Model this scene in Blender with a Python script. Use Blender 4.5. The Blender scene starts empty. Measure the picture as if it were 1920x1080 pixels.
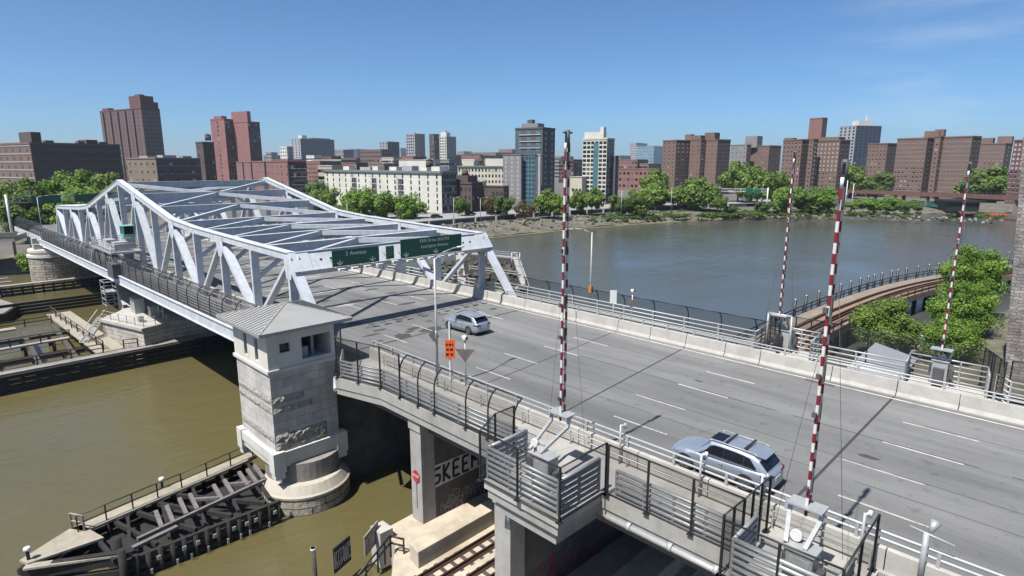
import bpy, bmesh, math, random
from mathutils import Vector, Matrix
random.seed(7)
R = math.radians
S = bpy.context.scene
COL = S.collection
# ---------------------------------------------------------------- camera
CX, CY, CZ = 0.0, 0.0, 24.4
FPX, YH, VX = 1130.0, 308.0, -185.0
pitch = math.atan2(540 - YH, FPX)
head = math.atan2(960 - VX, math.hypot(FPX, 540 - YH))       # right of +Y
FW = Vector((math.sin(head)*math.cos(pitch), math.cos(head)*math.cos(pitch), -math.sin(pitch)))
RT = Vector((math.cos(head), -math.sin(head), 0))
UP = RT.cross(FW)
cd = bpy.data.cameras.new('camera'); cam = bpy.data.objects.new('camera', cd); COL.objects.link(cam)
cd.sensor_width = 36; cd.lens = FPX/1920*36; cd.clip_start = 0.5; cd.clip_end = 20000
m = Matrix((RT, UP, -FW)).transposed().to_4x4(); m.translation = Vector((CX, CY, CZ)); cam.matrix_world = m
S.camera = cam
S.render.resolution_x = 1024; S.render.resolution_y = 576
# ---------------------------------------------------------------- light
SX, SY = 0.55, 0.0                                            # shadow offset per metre of height
sund = Vector((-SX, -SY, 1)).normalized()
w = bpy.data.worlds.new('World'); S.world = w; w.use_nodes = True
nt = w.node_tree; bg = nt.nodes['Background']
sky = nt.nodes.new('ShaderNodeTexSky'); sky.sky_type = 'NISHITA'; sky.sun_disc = False
sky.sun_elevation = math.asin(sund.z); sky.sun_rotation = math.atan2(sund.x, sund.y)
sky.air_density = 0.65; sky.dust_density = 1.1; sky.ozone_density = 7.5; sky.altitude = 0
bg.inputs[1].default_value = 0.080
# thin cirrus streaks high on the right
tcw = nt.nodes.new('ShaderNodeTexCoord'); cdir = (FW*FPX + RT*(1790-960) - UP*(105-540)).normalized()
dt = nt.nodes.new('ShaderNodeVectorMath'); dt.operation = 'DOT_PRODUCT'; nt.links.new(tcw.outputs['Generated'], dt.inputs[0]); dt.inputs[1].default_value = cdir
mk = nt.nodes.new('ShaderNodeMapRange'); nt.links.new(dt.outputs['Value'], mk.inputs[0]); mk.inputs[1].default_value = .985; mk.inputs[2].default_value = 1.0; mk.inputs[4].default_value = .4
mpw = nt.nodes.new('ShaderNodeMapping'); mpw.inputs['Scale'].default_value = (5, 5, 26); mpw.inputs['Rotation'].default_value = (0.25, 0.12, 0); nt.links.new(tcw.outputs['Generated'], mpw.inputs[0])
nzw = nt.nodes.new('ShaderNodeTexNoise'); nzw.inputs['Scale'].default_value = 1.0; nzw.inputs['Detail'].default_value = 7; nzw.inputs['Roughness'].default_value = .62; nt.links.new(mpw.outputs[0], nzw.inputs['Vector'])
rw = nt.nodes.new('ShaderNodeMapRange'); nt.links.new(nzw.outputs['Fac'], rw.inputs[0]); rw.inputs[1].default_value = .45; rw.inputs[2].default_value = .85
mu = nt.nodes.new('ShaderNodeMath'); mu.operation = 'MULTIPLY'; nt.links.new(mk.outputs[0], mu.inputs[0]); nt.links.new(rw.outputs[0], mu.inputs[1])
mxw = nt.nodes.new('ShaderNodeMixRGB'); nt.links.new(mu.outputs[0], mxw.inputs[0]); tnt = nt.nodes.new('ShaderNodeMixRGB'); tnt.blend_type = 'MULTIPLY'; tnt.inputs[0].default_value = 1; nt.links.new(sky.outputs[0], tnt.inputs[1]); tnt.inputs[2].default_value = (.86, 1.05, 1.08, 1); nt.links.new(tnt.outputs[0], mxw.inputs[1]); mxw.inputs[2].default_value = (5.2, 5.8, 6.4, 1)
nt.links.new(mxw.outputs[0], bg.inputs[0])
sl = bpy.data.lights.new('sun', 'SUN'); sl.energy = 5.0; sl.angle = R(0.53); sl.color = (1, .96, .9)
so = bpy.data.objects.new('sun', sl); COL.objects.link(so); so.rotation_euler = sund.to_track_quat('Z', 'Y').to_euler(); so.location = (0, 0, 300)
S.view_settings.view_transform = 'Standard'; S.view_settings.look = 'None'; S.view_settings.exposure = 0.8; S.view_settings.gamma = 1
# ---------------------------------------------------------------- helpers
def ray(x, y):
    return FW*FPX + RT*(x-960) - UP*(y-540)
def at_z(x, y, z):
    d = ray(x, y); t = (z-CZ)/d.z; return Vector((CX, CY, CZ)) + d*t
def at_dist(x, dist, z=0):
    d = ray(x, YH); d.z = 0; d.normalize(); return Vector((CX+d.x*dist, CY+d.y*dist, z))
def at_y(x, y, Y):
    d = ray(x, y); return Vector((CX, CY, CZ)) + d*(Y-CY)/d.y
def z_at(x, y, dist):
    d = ray(x, y); return CZ + d.z/math.hypot(d.x, d.y)*dist
ALB = .72; HAZE = .00008
def mat(name, col, rough=.8, metal=0, var=.15, scale=3.0, bump=0, bscale=None, col2=None, spec=None, stretch=None, dirt=0, dcol=(.05,.045,.04)):
    col = tuple(c*ALB for c in col); dcol = tuple(c*ALB for c in dcol); col2 = tuple(c*ALB for c in col2) if col2 else None
    m = bpy.data.materials.new(name); m.use_nodes = True; n = m.node_tree.nodes; l = m.node_tree.links; b = n['Principled BSDF']
    b.inputs['Roughness'].default_value = rough; b.inputs['Metallic'].default_value = metal
    if spec is not None: b.inputs['Specular IOR Level'].default_value = spec
    tc = n.new('ShaderNodeTexCoord'); mp = n.new('ShaderNodeMapping'); l.new(tc.outputs['Object'], mp.inputs[0])
    if stretch: mp.inputs['Scale'].default_value = stretch
    out = None
    if var > 0 or col2:
        no = n.new('ShaderNodeTexNoise'); no.inputs['Scale'].default_value = scale; no.inputs['Detail'].default_value = 6; no.inputs['Roughness'].default_value = .65
        l.new(mp.outputs[0], no.inputs['Vector'])
        cr = n.new('ShaderNodeValToRGB'); l.new(no.outputs['Fac'], cr.inputs[0])
        cr.color_ramp.elements[0].position = .3; cr.color_ramp.elements[1].position = .7
        a = tuple(c*(1-var) for c in col); c2 = col2 or tuple(min(1, c*(1+var)) for c in col)
        cr.color_ramp.elements[0].color = (*a, 1); cr.color_ramp.elements[1].color = (*c2, 1)
        out = cr.outputs[0]
    else:
        b.inputs['Base Color'].default_value = (*col, 1)
    if dirt > 0:
        n2 = n.new('ShaderNodeTexNoise'); n2.inputs['Scale'].default_value = scale*.35; n2.inputs['Detail'].default_value = 8; n2.inputs['Roughness'].default_value = .75
        mp2 = n.new('ShaderNodeMapping'); mp2.inputs['Scale'].default_value = (1, 1, .25); l.new(tc.outputs['Object'], mp2.inputs[0]); l.new(mp2.outputs[0], n2.inputs['Vector'])
        c2 = n.new('ShaderNodeValToRGB'); l.new(n2.outputs['Fac'], c2.inputs[0]); c2.color_ramp.elements[0].position = .48; c2.color_ramp.elements[1].position = .72
        c2.color_ramp.elements[1].color = (dirt, dirt, dirt, 1)
        mx = n.new('ShaderNodeMixRGB'); l.new(c2.outputs[0], mx.inputs[0])
        if out: l.new(out, mx.inputs[1])
        else: mx.inputs[1].default_value = (*col, 1)
        mx.inputs[2].default_value = (*dcol, 1); out = mx.outputs[0]
    if out: l.new(out, b.inputs['Base Color'])
    if bump:
        nb = n.new('ShaderNodeTexNoise'); nb.inputs['Scale'].default_value = bscale or scale*3; nb.inputs['Detail'].default_value = 6; l.new(mp.outputs[0], nb.inputs['Vector'])
        bp = n.new('ShaderNodeBump'); bp.inputs['Strength'].default_value = 1; bp.inputs['Distance'].default_value = bump
        l.new(nb.outputs['Fac'], bp.inputs['Height']); l.new(bp.outputs[0], b.inputs['Normal'])
    return m
def brickmat(name, c1, c2, mortar, bw=1.0, bh=.45, msize=.02, rough=.85, bump=.02, noise=0.3, axis='XZ'):
    c1, c2, mortar = (tuple(k*ALB for k in c) for c in (c1, c2, mortar))
    m = mat(name, c1, rough, var=0); n = m.node_tree.nodes; l = m.node_tree.links; b = n['Principled BSDF']
    tc = n.new('ShaderNodeTexCoord'); sp = n.new('ShaderNodeSeparateXYZ'); l.new(tc.outputs['Object'], sp.inputs[0])
    ad = n.new('ShaderNodeMath'); ad.operation = 'ADD'; l.new(sp.outputs[0], ad.inputs[0]); l.new(sp.outputs[1], ad.inputs[1])
    cb = n.new('ShaderNodeCombineXYZ'); l.new(ad.outputs[0], cb.inputs[0]); l.new(sp.outputs[2], cb.inputs[1])
    br = n.new('ShaderNodeTexBrick'); l.new(cb.outputs[0], br.inputs['Vector']); br.inputs['Scale'].default_value = 1
    br.inputs['Brick Width'].default_value = bw; br.inputs['Row Height'].default_value = bh; br.inputs['Mortar Size'].default_value = msize
    br.inputs['Color1'].default_value = (*c1, 1); br.inputs['Color2'].default_value = (*c2, 1); br.inputs['Mortar'].default_value = (*mortar, 1)
    no = n.new('ShaderNodeTexNoise'); no.inputs['Scale'].default_value = .8; no.inputs['Detail'].default_value = 7; l.new(tc.outputs['Object'], no.inputs[0])
    mr = n.new('ShaderNodeMapRange'); l.new(no.outputs['Fac'], mr.inputs[0]); mr.inputs[1].default_value = .3; mr.inputs[2].default_value = .7; mr.inputs[3].default_value = 1-noise; mr.inputs[4].default_value = 1+noise*.5
    mx = n.new('ShaderNodeMixRGB'); mx.blend_type = 'MULTIPLY'; mx.inputs[0].default_value = 1; l.new(br.outputs['Color'], mx.inputs[1]); l.new(mr.outputs[0], mx.inputs[2])
    l.new(mx.outputs[0], b.inputs['Base Color'])
    nb = n.new('ShaderNodeTexNoise'); nb.inputs['Scale'].default_value = 4; nb.inputs['Detail'].default_value = 5; l.new(tc.outputs['Object'], nb.inputs[0])
    s = n.new('ShaderNodeMath'); s.operation = 'MULTIPLY_ADD'; l.new(br.outputs['Fac'], s.inputs[0]); s.inputs[1].default_value = -1; l.new(nb.outputs['Fac'], s.inputs[2])
    bp = n.new('ShaderNodeBump'); bp.inputs['Distance'].default_value = bump; bp.inputs['Strength'].default_value = 1; l.new(s.outputs[0], bp.inputs['Height']); l.new(bp.outputs[0], b.inputs['Normal'])
    return m
def fence_mat(name, col, alpha):
    m = mat(name, col, .6, var=0); n = m.node_tree.nodes; l = m.node_tree.links; b = n['Principled BSDF']
    t = n.new('ShaderNodeBsdfTransparent'); mx = n.new('ShaderNodeMixShader'); mx.inputs[0].default_value = alpha
    o = n['Material Output']; l.new(t.outputs[0], mx.inputs[1]); l.new(b.outputs[0], mx.inputs[2]); l.new(mx.outputs[0], o.inputs[0]); return m
class MB:
    def __init__(s): s.bm = bmesh.new()
    def box(s, x0, x1, y0, y1, z0, z1):
        v = [s.bm.verts.new(p) for p in ((x0,y0,z0),(x1,y0,z0),(x1,y1,z0),(x0,y1,z0),(x0,y0,z1),(x1,y0,z1),(x1,y1,z1),(x0,y1,z1))]
        for f in ((0,3,2,1),(4,5,6,7),(0,1,5,4),(1,2,6,5),(2,3,7,6),(3,0,4,7)): s.bm.faces.new([v[i] for i in f])
        return s
    def bar(s, a, b, w=.1, h=None, up=(0,0,1)):
        a = Vector(a); b = Vector(b); h = h or w; d = (b-a).normalized(); u = Vector(up)
        if abs(d.dot(u)) > .98: u = Vector((1,0,0)) if abs(d.x) < .9 else Vector((0,1,0))
        sd = d.cross(u).normalized(); u = sd.cross(d).normalized()
        v = []
        for p in (a, b):
            for i, j in ((-1,-1),(1,-1),(1,1),(-1,1)): v.append(s.bm.verts.new(p + sd*(w/2*i) + u*(h/2*j)))
        for f in ((0,1,2,3),(7,6,5,4),(0,4,5,1),(1,5,6,2),(2,6,7,3),(3,7,4,0)): s.bm.faces.new([v[i] for i in f])
        return s
    def tube(s, a, b, r=.05, r2=None, n=8, cap=True):
        a = Vector(a); b = Vector(b); r2 = r if r2 is None else r2; d = (b-a).normalized()
        u = Vector((0,0,1)) if abs(d.z) < .95 else Vector((1,0,0))
        sd = d.cross(u).normalized(); u = sd.cross(d)
        A = []; B = []
        for i in range(n):
            t = 2*math.pi*i/n; o = sd*math.cos(t) + u*math.sin(t)
            A.append(s.bm.verts.new(a+o*r)); B.append(s.bm.verts.new(b+o*r2))
        for i in range(n):
            f = s.bm.faces.new((A[i], A[(i+1)%n], B[(i+1)%n], B[i])); f.smooth = True
        if cap: s.bm.faces.new(A[::-1]); s.bm.faces.new(B)
        return s
    def path(s, pts, r=.05, n=6):
        for a, b in zip(pts, pts[1:]): s.tube(a, b, r, n=n)
        return s
    def quad(s, *p):
        s.bm.faces.new([s.bm.verts.new(q) for q in p]); return s
    def prism(s, pts, z0, z1):
        a = [s.bm.verts.new((p[0], p[1], z0)) for p in pts]; b = [s.bm.verts.new((p[0], p[1], z1)) for p in pts]
        n = len(pts)
        for i in range(n): s.bm.faces.new((a[i], a[(i+1)%n], b[(i+1)%n], b[i]))
        s.bm.faces.new(b); s.bm.faces.new(a[::-1]); return s
    def loft(s, rings, closed=True, caps=True, smooth=False):
        V = [[s.bm.verts.new(p) for p in r] for r in rings]; n = len(V[0])
        for A, B in zip(V, V[1:]):
            for i in range(n if closed else n-1):
                f = s.bm.faces.new((A[i], A[(i+1)%n], B[(i+1)%n], B[i])); f.smooth = smooth
        if caps: s.bm.faces.new(V[0][::-1]); s.bm.faces.new(V[-1])
        return s
    def mesh(s, name, m, fix=True):
        if fix: bmesh.ops.recalc_face_normals(s.bm, faces=s.bm.faces)
        me = bpy.data.meshes.new(name); s.bm.to_mesh(me); s.bm.free()
        for k in (m if isinstance(m, (list, tuple)) else [m]): me.materials.append(k)
        return me
    def build(s, name, m, parent=None, bevel=0, fix=True):
        o = bpy.data.objects.new(name, s.mesh(name, m, fix)); COL.objects.link(o)
        if parent: o.parent = parent; o.matrix_parent_inverse = Matrix.Translation(-parent.location) if parent.type == 'EMPTY' and parent.rotation_euler.z == 0 else Matrix()
        if bevel:
            b = o.modifiers.new('bevel', 'BEVEL'); b.width = bevel; b.segments = 2; b.limit_method = 'ANGLE'; b.angle_limit = R(40)
        return o
def tag(o, label, cat, group=None):
    o['label'] = label; o['category'] = cat
    if group: o['group'] = group
    return o
def thing(name, label, cat, loc=(0,0,0), rz=0, group=None):
    o = bpy.data.objects.new(name, None); COL.objects.link(o); o.location = loc; o.rotation_euler = (0,0,rz); o.empty_display_size = .5
    return tag(o, label, cat, group)
def struct(o): o['kind'] = 'structure'; return o
def obj(name, me, parent=None, loc=(0,0,0), rz=0, scale=None):
    o = bpy.data.objects.new(name, me); COL.objects.link(o); o.location = loc; o.rotation_euler = (0,0,rz)
    if scale: o.scale = scale
    if parent: o.parent = parent
    return o
def piles(parent, pts, z0, z1, r, m, name='pile', n=8):
    me = MB().tube((0,0,z0),(0,0,z1),r,n=n).mesh(name, m)
    for x, y in pts:
        o = obj(name, me, parent, (x,y,0)); o.matrix_parent_inverse = Matrix.Translation(-parent.location)
def textobj(name, s, size, m, parent, M, ext=.004, align='CENTER', space=1.0, off=0.0):
    c = bpy.data.curves.new(name, 'FONT'); c.body = s; c.size = size; c.extrude = ext; c.align_x = align; c.align_y = 'CENTER'; c.space_character = space; c.resolution_u = 2; c.offset = off
    t = bpy.data.objects.new('tmp', c); COL.objects.link(t); bpy.context.view_layer.update()
    me = bpy.data.meshes.new_from_object(t.evaluated_get(bpy.context.evaluated_depsgraph_get())); bpy.data.objects.remove(t)
    me.materials.clear(); me.materials.append(m); me.transform(M)
    o = bpy.data.objects.new(name, me); COL.objects.link(o)
    if parent: o.parent = parent; o.matrix_parent_inverse = Matrix.Translation(-parent.location)
    return o
def fr(o, ex, ey, ez=None):          # frame matrix: origin, text-x axis, text-y axis
    ex = Vector(ex).normalized(); ey = Vector(ey).normalized(); ez = ex.cross(ey)
    M = Matrix((ex, ey, ez)).transposed().to_4x4(); M.translation = Vector(o); return M
# ---------------------------------------------------------------- materials
CONC = mat('weathered_concrete', (.38,.365,.34), .9, var=.14, scale=1.2, bump=.01, dirt=.45, dcol=(.17,.15,.12))
CONC_D = mat('stained_concrete', (.27,.25,.22), .9, var=.2, scale=.9, bump=.02, dirt=.55, dcol=(.1,.09,.08))
CONC_L = mat('pale_concrete', (.47,.45,.41), .9, var=.12, scale=1.2, bump=.01, dirt=.4, dcol=(.22,.19,.15))
CONC_X = mat('shade_black_concrete', (.115,.11,.10), .95, var=.3, scale=.8, bump=.02, dirt=.6, dcol=(.04,.036,.032))  # near-black colour puts the under-deck shade into these concrete walls
STEELP = mat('pale_bridge_paint', (.60,.635,.68), .5, var=.13, scale=1.6, dirt=.45, dcol=(.34,.29,.25), bump=.004, bscale=9)
GALV = mat('galvanised_steel', (.50,.51,.51), .45, metal=.35, var=.12, scale=5, dirt=.3, dcol=(.2,.19,.18))
GALV_W = mat('pale_galvanised_rail', (.47,.48,.48), .5, metal=.2, var=.1, scale=4, dirt=.25, dcol=(.28,.26,.24))
BLACK = mat('black_steel', (.018,.018,.02), .5, var=.2)
DARKG = mat('dark_grey_steel', (.09,.09,.095), .6, var=.2)
MESH_D = fence_mat('dark_wire_mesh', (.012,.012,.014), .60)
MESH_L = fence_mat('light_wire_mesh', (.03,.03,.032), .32)
TIMBER = mat('weathered_timber', (.075,.062,.05), .95, var=.35, scale=2.5, bump=.02, dirt=.35, dcol=(.2,.17,.14))
TIMBER_D = mat('creosoted_timber', (.02,.018,.016), .9, var=.4, scale=2.0, bump=.03)
PLANK = mat('bleached_planks', (.36,.32,.25), .9, var=.2, scale=2.0, stretch=(1,4,1), bump=.01, dirt=.5, dcol=(.12,.1,.08))
WHITE = mat('white_paint', (.75,.75,.72), .5, var=.06, dirt=.15, dcol=(.35,.33,.3))
RED = mat('dark_red_paint', (.25,.010,.018), .5, var=.15)
GREEN = mat('green_sign_sheeting', (.004,.10,.055), .45, var=.05)
ORANGE = mat('orange_sign_sheeting', (.85,.12,.02), .5, var=.06)
GLASS = mat('dark_glass', (.010,.011,.014), .10, var=0, spec=.35)
RUST = mat('rusty_steel', (.10,.05,.032), .85, var=.35, scale=3)
SIGNW = mat('sign_lettering', (.8,.82,.8), .5, var=0)
# ---------------------------------------------------------------- water
def water_mat():
    m = bpy.data.materials.new('river_water'); m.use_nodes = True; n = m.node_tree.nodes; l = m.node_tree.links; b = n['Principled BSDF']
    b.inputs['Roughness'].default_value = .15; b.inputs['IOR'].default_value = 1.5
    tc = n.new('ShaderNodeTexCoord')
    no = n.new('ShaderNodeTexNoise'); no.inputs['Scale'].default_value = .018; no.inputs['Detail'].default_value = 6; l.new(tc.outputs['Object'], no.inputs[0])
    cr = n.new('ShaderNodeValToRGB'); l.new(no.outputs['Fac'], cr.inputs[0]); cr.color_ramp.elements[0].position = .35; cr.color_ramp.elements[1].position = .65
    cr.color_ramp.elements[0].color = (.074,.063,.026,1); cr.color_ramp.elements[1].color = (.094,.081,.035,1); sx_ = n.new('ShaderNodeSeparateXYZ'); l.new(tc.outputs['Object'], sx_.inputs[0]); mrx = n.new('ShaderNodeMapRange'); l.new(sx_.outputs[0], mrx.inputs[0]); mrx.inputs[1].default_value = 20; mrx.inputs[2].default_value = 95
    mxx = n.new('ShaderNodeMixRGB'); l.new(mrx.outputs[0], mxx.inputs[0]); l.new(cr.outputs[0], mxx.inputs[1]); mxx.inputs[2].default_value = (.060,.063,.053,1); l.new(mxx.outputs[0], b.inputs['Base Color'])
    a = n.new('ShaderNodeTexNoise'); a.inputs['Scale'].default_value = 1.1; a.inputs['Detail'].default_value = 5; a.inputs['Roughness'].default_value = .6; a.inputs['Distortion'].default_value = .6
    mp = n.new('ShaderNodeMapping'); mp.inputs['Scale'].default_value = (.55, 1.3, 1); mp.inputs['Rotation'].default_value = (0,0,.5); l.new(tc.outputs['Object'], mp.inputs[0]); l.new(mp.outputs[0], a.inputs[0])
    c = n.new('ShaderNodeTexNoise'); c.inputs['Scale'].default_value = .12; c.inputs['Detail'].default_value = 3; c.inputs['Distortion'].default_value = 1.2; l.new(mp.outputs[0], c.inputs[0])
    # calmer and rougher patches
    p = n.new('ShaderNodeTexNoise'); p.inputs['Scale'].default_value = .03; p.inputs['Detail'].default_value = 3; l.new(tc.outputs['Object'], p.inputs[0])
    mr = n.new('ShaderNodeMapRange'); l.new(p.outputs['Fac'], mr.inputs[0]); mr.inputs[1].default_value = .35; mr.inputs[2].default_value = .65; mr.inputs[3].default_value = .25; mr.inputs[4].default_value = 1
    mu = n.new('ShaderNodeMath'); mu.operation = 'MULTIPLY'; l.new(a.outputs['Fac'], mu.inputs[0]); l.new(mr.outputs[0], mu.inputs[1])
    ad = n.new('ShaderNodeMath'); ad.operation = 'MULTIPLY_ADD'; l.new(c.outputs['Fac'], ad.inputs[0]); ad.inputs[1].default_value = 1.6; l.new(mu.outputs[0], ad.inputs[2])
    bp = n.new('ShaderNodeBump'); bp.inputs['Strength'].default_value = 1; bp.inputs['Distance'].default_value = .13; l.new(ad.outputs[0], bp.inputs['Height']); l.new(bp.outputs[0], b.inputs['Normal'])
    return m
struct(MB().quad((-1500,-1500,0),(1800,-1500,0),(1800,1500,0),(-1500,1500,0)).build('water', water_mat()))
# ---------------------------------------------------------------- far bank ground
GROUND = mat('city_ground', (.13,.12,.105), .95, var=.3, scale=.05)
BANK = mat('rocky_bank', (.145,.13,.10), .95, var=.5, scale=.35, bump=.3, bscale=.8, dirt=.7, dcol=(.04,.05,.02))
shore = [(-900,350),(-300,245),(-60,190),(10,175)] + [tuple(at_z(px, py, .2)[:2]) for px, py in ((700,462),(800,455),(900,447),(950,442),(1000,437),(1050,432),(1100,427),(1200,419),(1300,413),(1400,408),(1500,404.5),(1600,402.5),(1700,401),(1780,400),(1850,399),(1910,398.5))] + [(425,-40),(460,-140),(570,-420)]
inner = []
for i, p in enumerate(shore):
    a = Vector(shore[max(0,i-1)]); b = Vector(shore[min(len(shore)-1,i+1)]); d = (b-a).normalized(); nrm = Vector((-d.y, d.x)); inner.append((Vector(p)+nrm*7, Vector(p)+nrm*16))
b = MB(); bm = b.bm
random.seed(3)
rows = []
sub = []
for i in range(len(shore)-1):
    k = max(1, int((Vector(shore[i+1])-Vector(shore[i])).length/5))
    for j in range(k):
        t = j/k; sub.append(tuple(Vector(shore[i]).lerp(Vector(shore[i+1]), t)) + tuple(inner[i][0].lerp(inner[i+1][0], t)) + tuple(inner[i][1].lerp(inner[i+1][1], t)))
prev = None
for q in sub:
    j = lambda s: random.uniform(-s, s)
    row = [bm.verts.new((q[0]+j(.8), q[1]+j(.8), -1)), bm.verts.new((q[0]+j(.9), q[1]+j(.9), .45+j(.3))), bm.verts.new((.5*(q[0]+q[2])+j(1), .5*(q[1]+q[3])+j(1), 1.6+j(.5))), bm.verts.new((q[2]+j(1), q[3]+j(1), 2.5+j(.5))), bm.verts.new((q[4], q[5], 3.0))]
    if prev:
        for a in range(4): bm.faces.new((prev[a], row[a], row[a+1], prev[a+1]))
    prev = row
struct(b.build('embankment', BANK))
pts = [(q[4]-.0, q[5]-.0) for q in sub] + [(6000,-2500),(6000,7000),(-5000,7000),(-5000,1400)]
b = MB(); b.bm.faces.new([b.bm.verts.new((x,y,3.0)) for x,y in pts]); struct(b.build('far_ground', GROUND))
# pale boom line along the water's edge
b = MB()
seg = [q for q in sub if 132 < q[0] < 315]
for q, r in zip(seg, seg[1:]): b.bar((q[0]+.6,q[1]-1.2,.12),(r[0]+.6,r[1]-1.2,.12),.55,.35)
tag(b.build('shore_boom', mat('faded_yellow_boom', (.55,.47,.22), .8)), 'thin pale yellow boom running along the foot of the far rocky bank', 'boom')
# road along the far bank on a low retaining wall
ASPH_L = mat('worn_highway', (.30,.295,.285), .9, var=.12, scale=.3)
hw = [at_z(700,425,4.5), at_z(850,412,4.5), at_z(1000,400,4.5), at_z(1160,391,4.5), at_z(1290,385,4.5), at_z(1400,382,4.5), at_z(1560,378,4.5)]
hb = [at_z(700,402,4.5), at_z(850,398,4.5), at_z(1000,390,4.5), at_z(1160,381,4.5), at_z(1290,378,4.5), at_z(1400,374,4.5), at_z(1560,371,4.5)]
hb = [h + (g-h)*.15 for h, g in zip(hb, hw)]
b = MB()
for i in range(len(hw)-1):
    b.bm.faces.new([b.bm.verts.new(p) for p in (hw[i], hw[i+1], hb[i+1], hb[i])])
struct(b.build('highway', ASPH_L))
b = MB()
for i in range(len(hw)-1):
    a, c = hw[i], hw[i+1]
    b.bar(a+Vector((0,0,.2)), c+Vector((0,0,.2)), .3, .4)
tag(b.build('highway_parapet', CONC_L), 'pale low parapet on the water side of the far highway', 'parapet')
wall = thing('retaining_wall', 'dark low arcaded wall carrying the far riverside highway', 'wall', (0,0,0))
b = MB()
for i in range(5):
    a, c = hw[i], hw[i+1]; n_ = int((c-a).length/4)
    b.bm.faces.new([b.bm.verts.new(p) for p in (a+Vector((0,0,-.02)), c+Vector((0,0,-.02)), c+Vector((0,0,-1.6)), a+Vector((0,0,-1.6)))])
b.build('wall_face', DARKG, wall)
me = MB().box(-.35,.35,-.75,-.1,2.9,4.6).mesh('buttress', CONC_L)
for i in range(5):
    a, c = hw[i], hw[i+1]; n_ = int((c-a).length/9)
    for k in range(n_): p = a.lerp(c, k/n_); obj('buttress', me, wall, (p.x,p.y,0))
# ---------------------------------------------------------------- road on the bridge (runs along Y, falls gently towards the far shore)
def zd(y): return 10.0 if y < 48 else 10.0 - .0125*(y-48)
def asphalt():
    m = bpy.data.materials.new('asphalt'); m.use_nodes = True; n = m.node_tree.nodes; l = m.node_tree.links; b = n['Principled BSDF']; b.inputs['Roughness'].default_value = .88
    tc = n.new('ShaderNodeTexCoord'); mp = n.new('ShaderNodeMapping'); mp.inputs['Scale'].default_value = (1.0,.10,1); l.new(tc.outputs['Object'], mp.inputs[0])
    def noise(sc, det=6, src=tc.outputs['Object'], rg=.6):
        x = n.new('ShaderNodeTexNoise'); x.inputs['Scale'].default_value = sc; x.inputs['Detail'].default_value = det; x.inputs['Roughness'].default_value = rg; l.new(src, x.inputs[0]); return x.outputs['Fac']
    def rng(s, a, b_, c, d):
        x = n.new('ShaderNodeMapRange'); l.new(s, x.inputs[0]); x.inputs[1].default_value = a; x.inputs[2].default_value = b_; x.inputs[3].default_value = c; x.inputs[4].default_value = d; return x.outputs[0]
    def mul(a, b_):
        x = n.new('ShaderNodeMath'); x.operation = 'MULTIPLY'; l.new(a, x.inputs[0]); l.new(b_, x.inputs[1]); return x.outputs[0]
    streak = rng(noise(.55, 5, mp.outputs[0]), .3, .7, .74, 1.22)
    big = rng(noise(.09, 4), .35, .65, .90, 1.10)
    fine = rng(noise(14, 3), .3, .7, .9, 1.1)
    spots = rng(noise(1.7, 4, rg=.4), .62, .70, 1.0, .80)
    sx_ = n.new('ShaderNodeSeparateXYZ'); l.new(tc.outputs['Object'], sx_.inputs[0]); lr = n.new('ShaderNodeValToRGB'); lr.color_ramp.interpolation = 'CONSTANT'
    ms = n.new('ShaderNodeMapRange'); l.new(sx_.outputs[0], ms.inputs[0]); ms.inputs[1].default_value = 20; ms.inputs[2].default_value = 45; l.new(ms.outputs[0], lr.inputs[0])
    e_ = lr.color_ramp.elements; e_[0].position = 0; e_[0].color = (.90,)*3+(1,); e_[1].position = .30; e_[1].color = (.96,)*3+(1,)
    for p_, c_ in ((.445,.92),(.595,1.10),(.745,1.04)): q_ = e_.new(p_); q_.color = (c_,c_,c_,1)
    v = mul(mul(mul(mul(streak, big), fine), spots), lr.outputs[0])
    cc = n.new('ShaderNodeMixRGB'); cc.blend_type = 'MULTIPLY'; cc.inputs[0].default_value = 1; cc.inputs[1].default_value = (.125,.1245,.123,1); l.new(v, cc.inputs[2]); l.new(cc.outputs[0], b.inputs['Base Color'])
    bp = n.new('ShaderNodeBump'); bp.inputs['Distance'].default_value = .004; l.new(noise(60, 2), bp.inputs['Height']); l.new(bp.outputs[0], b.inputs['Normal'])
    return m
ASPH = asphalt()
def strip(x0, x1, y0, y1, dz, name, m, n=1):
    b = MB()
    ys = [y0+(y1-y0)*i/n for i in range(n+1)]
    for a, c in zip(ys, ys[1:]): b.quad((x0,a,zd(a)+dz),(x1,a,zd(a)+dz),(x1,c,zd(c)+dz),(x0,c,zd(c)+dz))
    return struct(b.build(name, m))
b = MB()
prof = [-60, 48, 162, 215, 330]
b.loft([[(23.0,y,zd(y)),(43.1,y,zd(y)),(43.1,y,zd(y)-.6),(23.0,y,zd(y)-.6)] for y in prof])
struct(b.build('road', ASPH))
JOINT = mat('joint_sealant', (.045,.043,.04), .8, var=.2)
b = MB(); D = .004
for x0, y0, x1, y1, wd in ((23.4,41.1,42.5,41.45,.24),(23.4,28.2,42.5,29.9,.10),(23.4,21.4,42.5,23.15,.12),(23.4,8.3,42.5,8.5,.14),(23.4,-9,42.5,-8.9,.14)):
    b.quad((x0,y0-wd/2,10+D),(x1,y1-wd/2,10+D),(x1,y1+wd/2,10+D),(x0,y0+wd/2,10+D))
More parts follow.
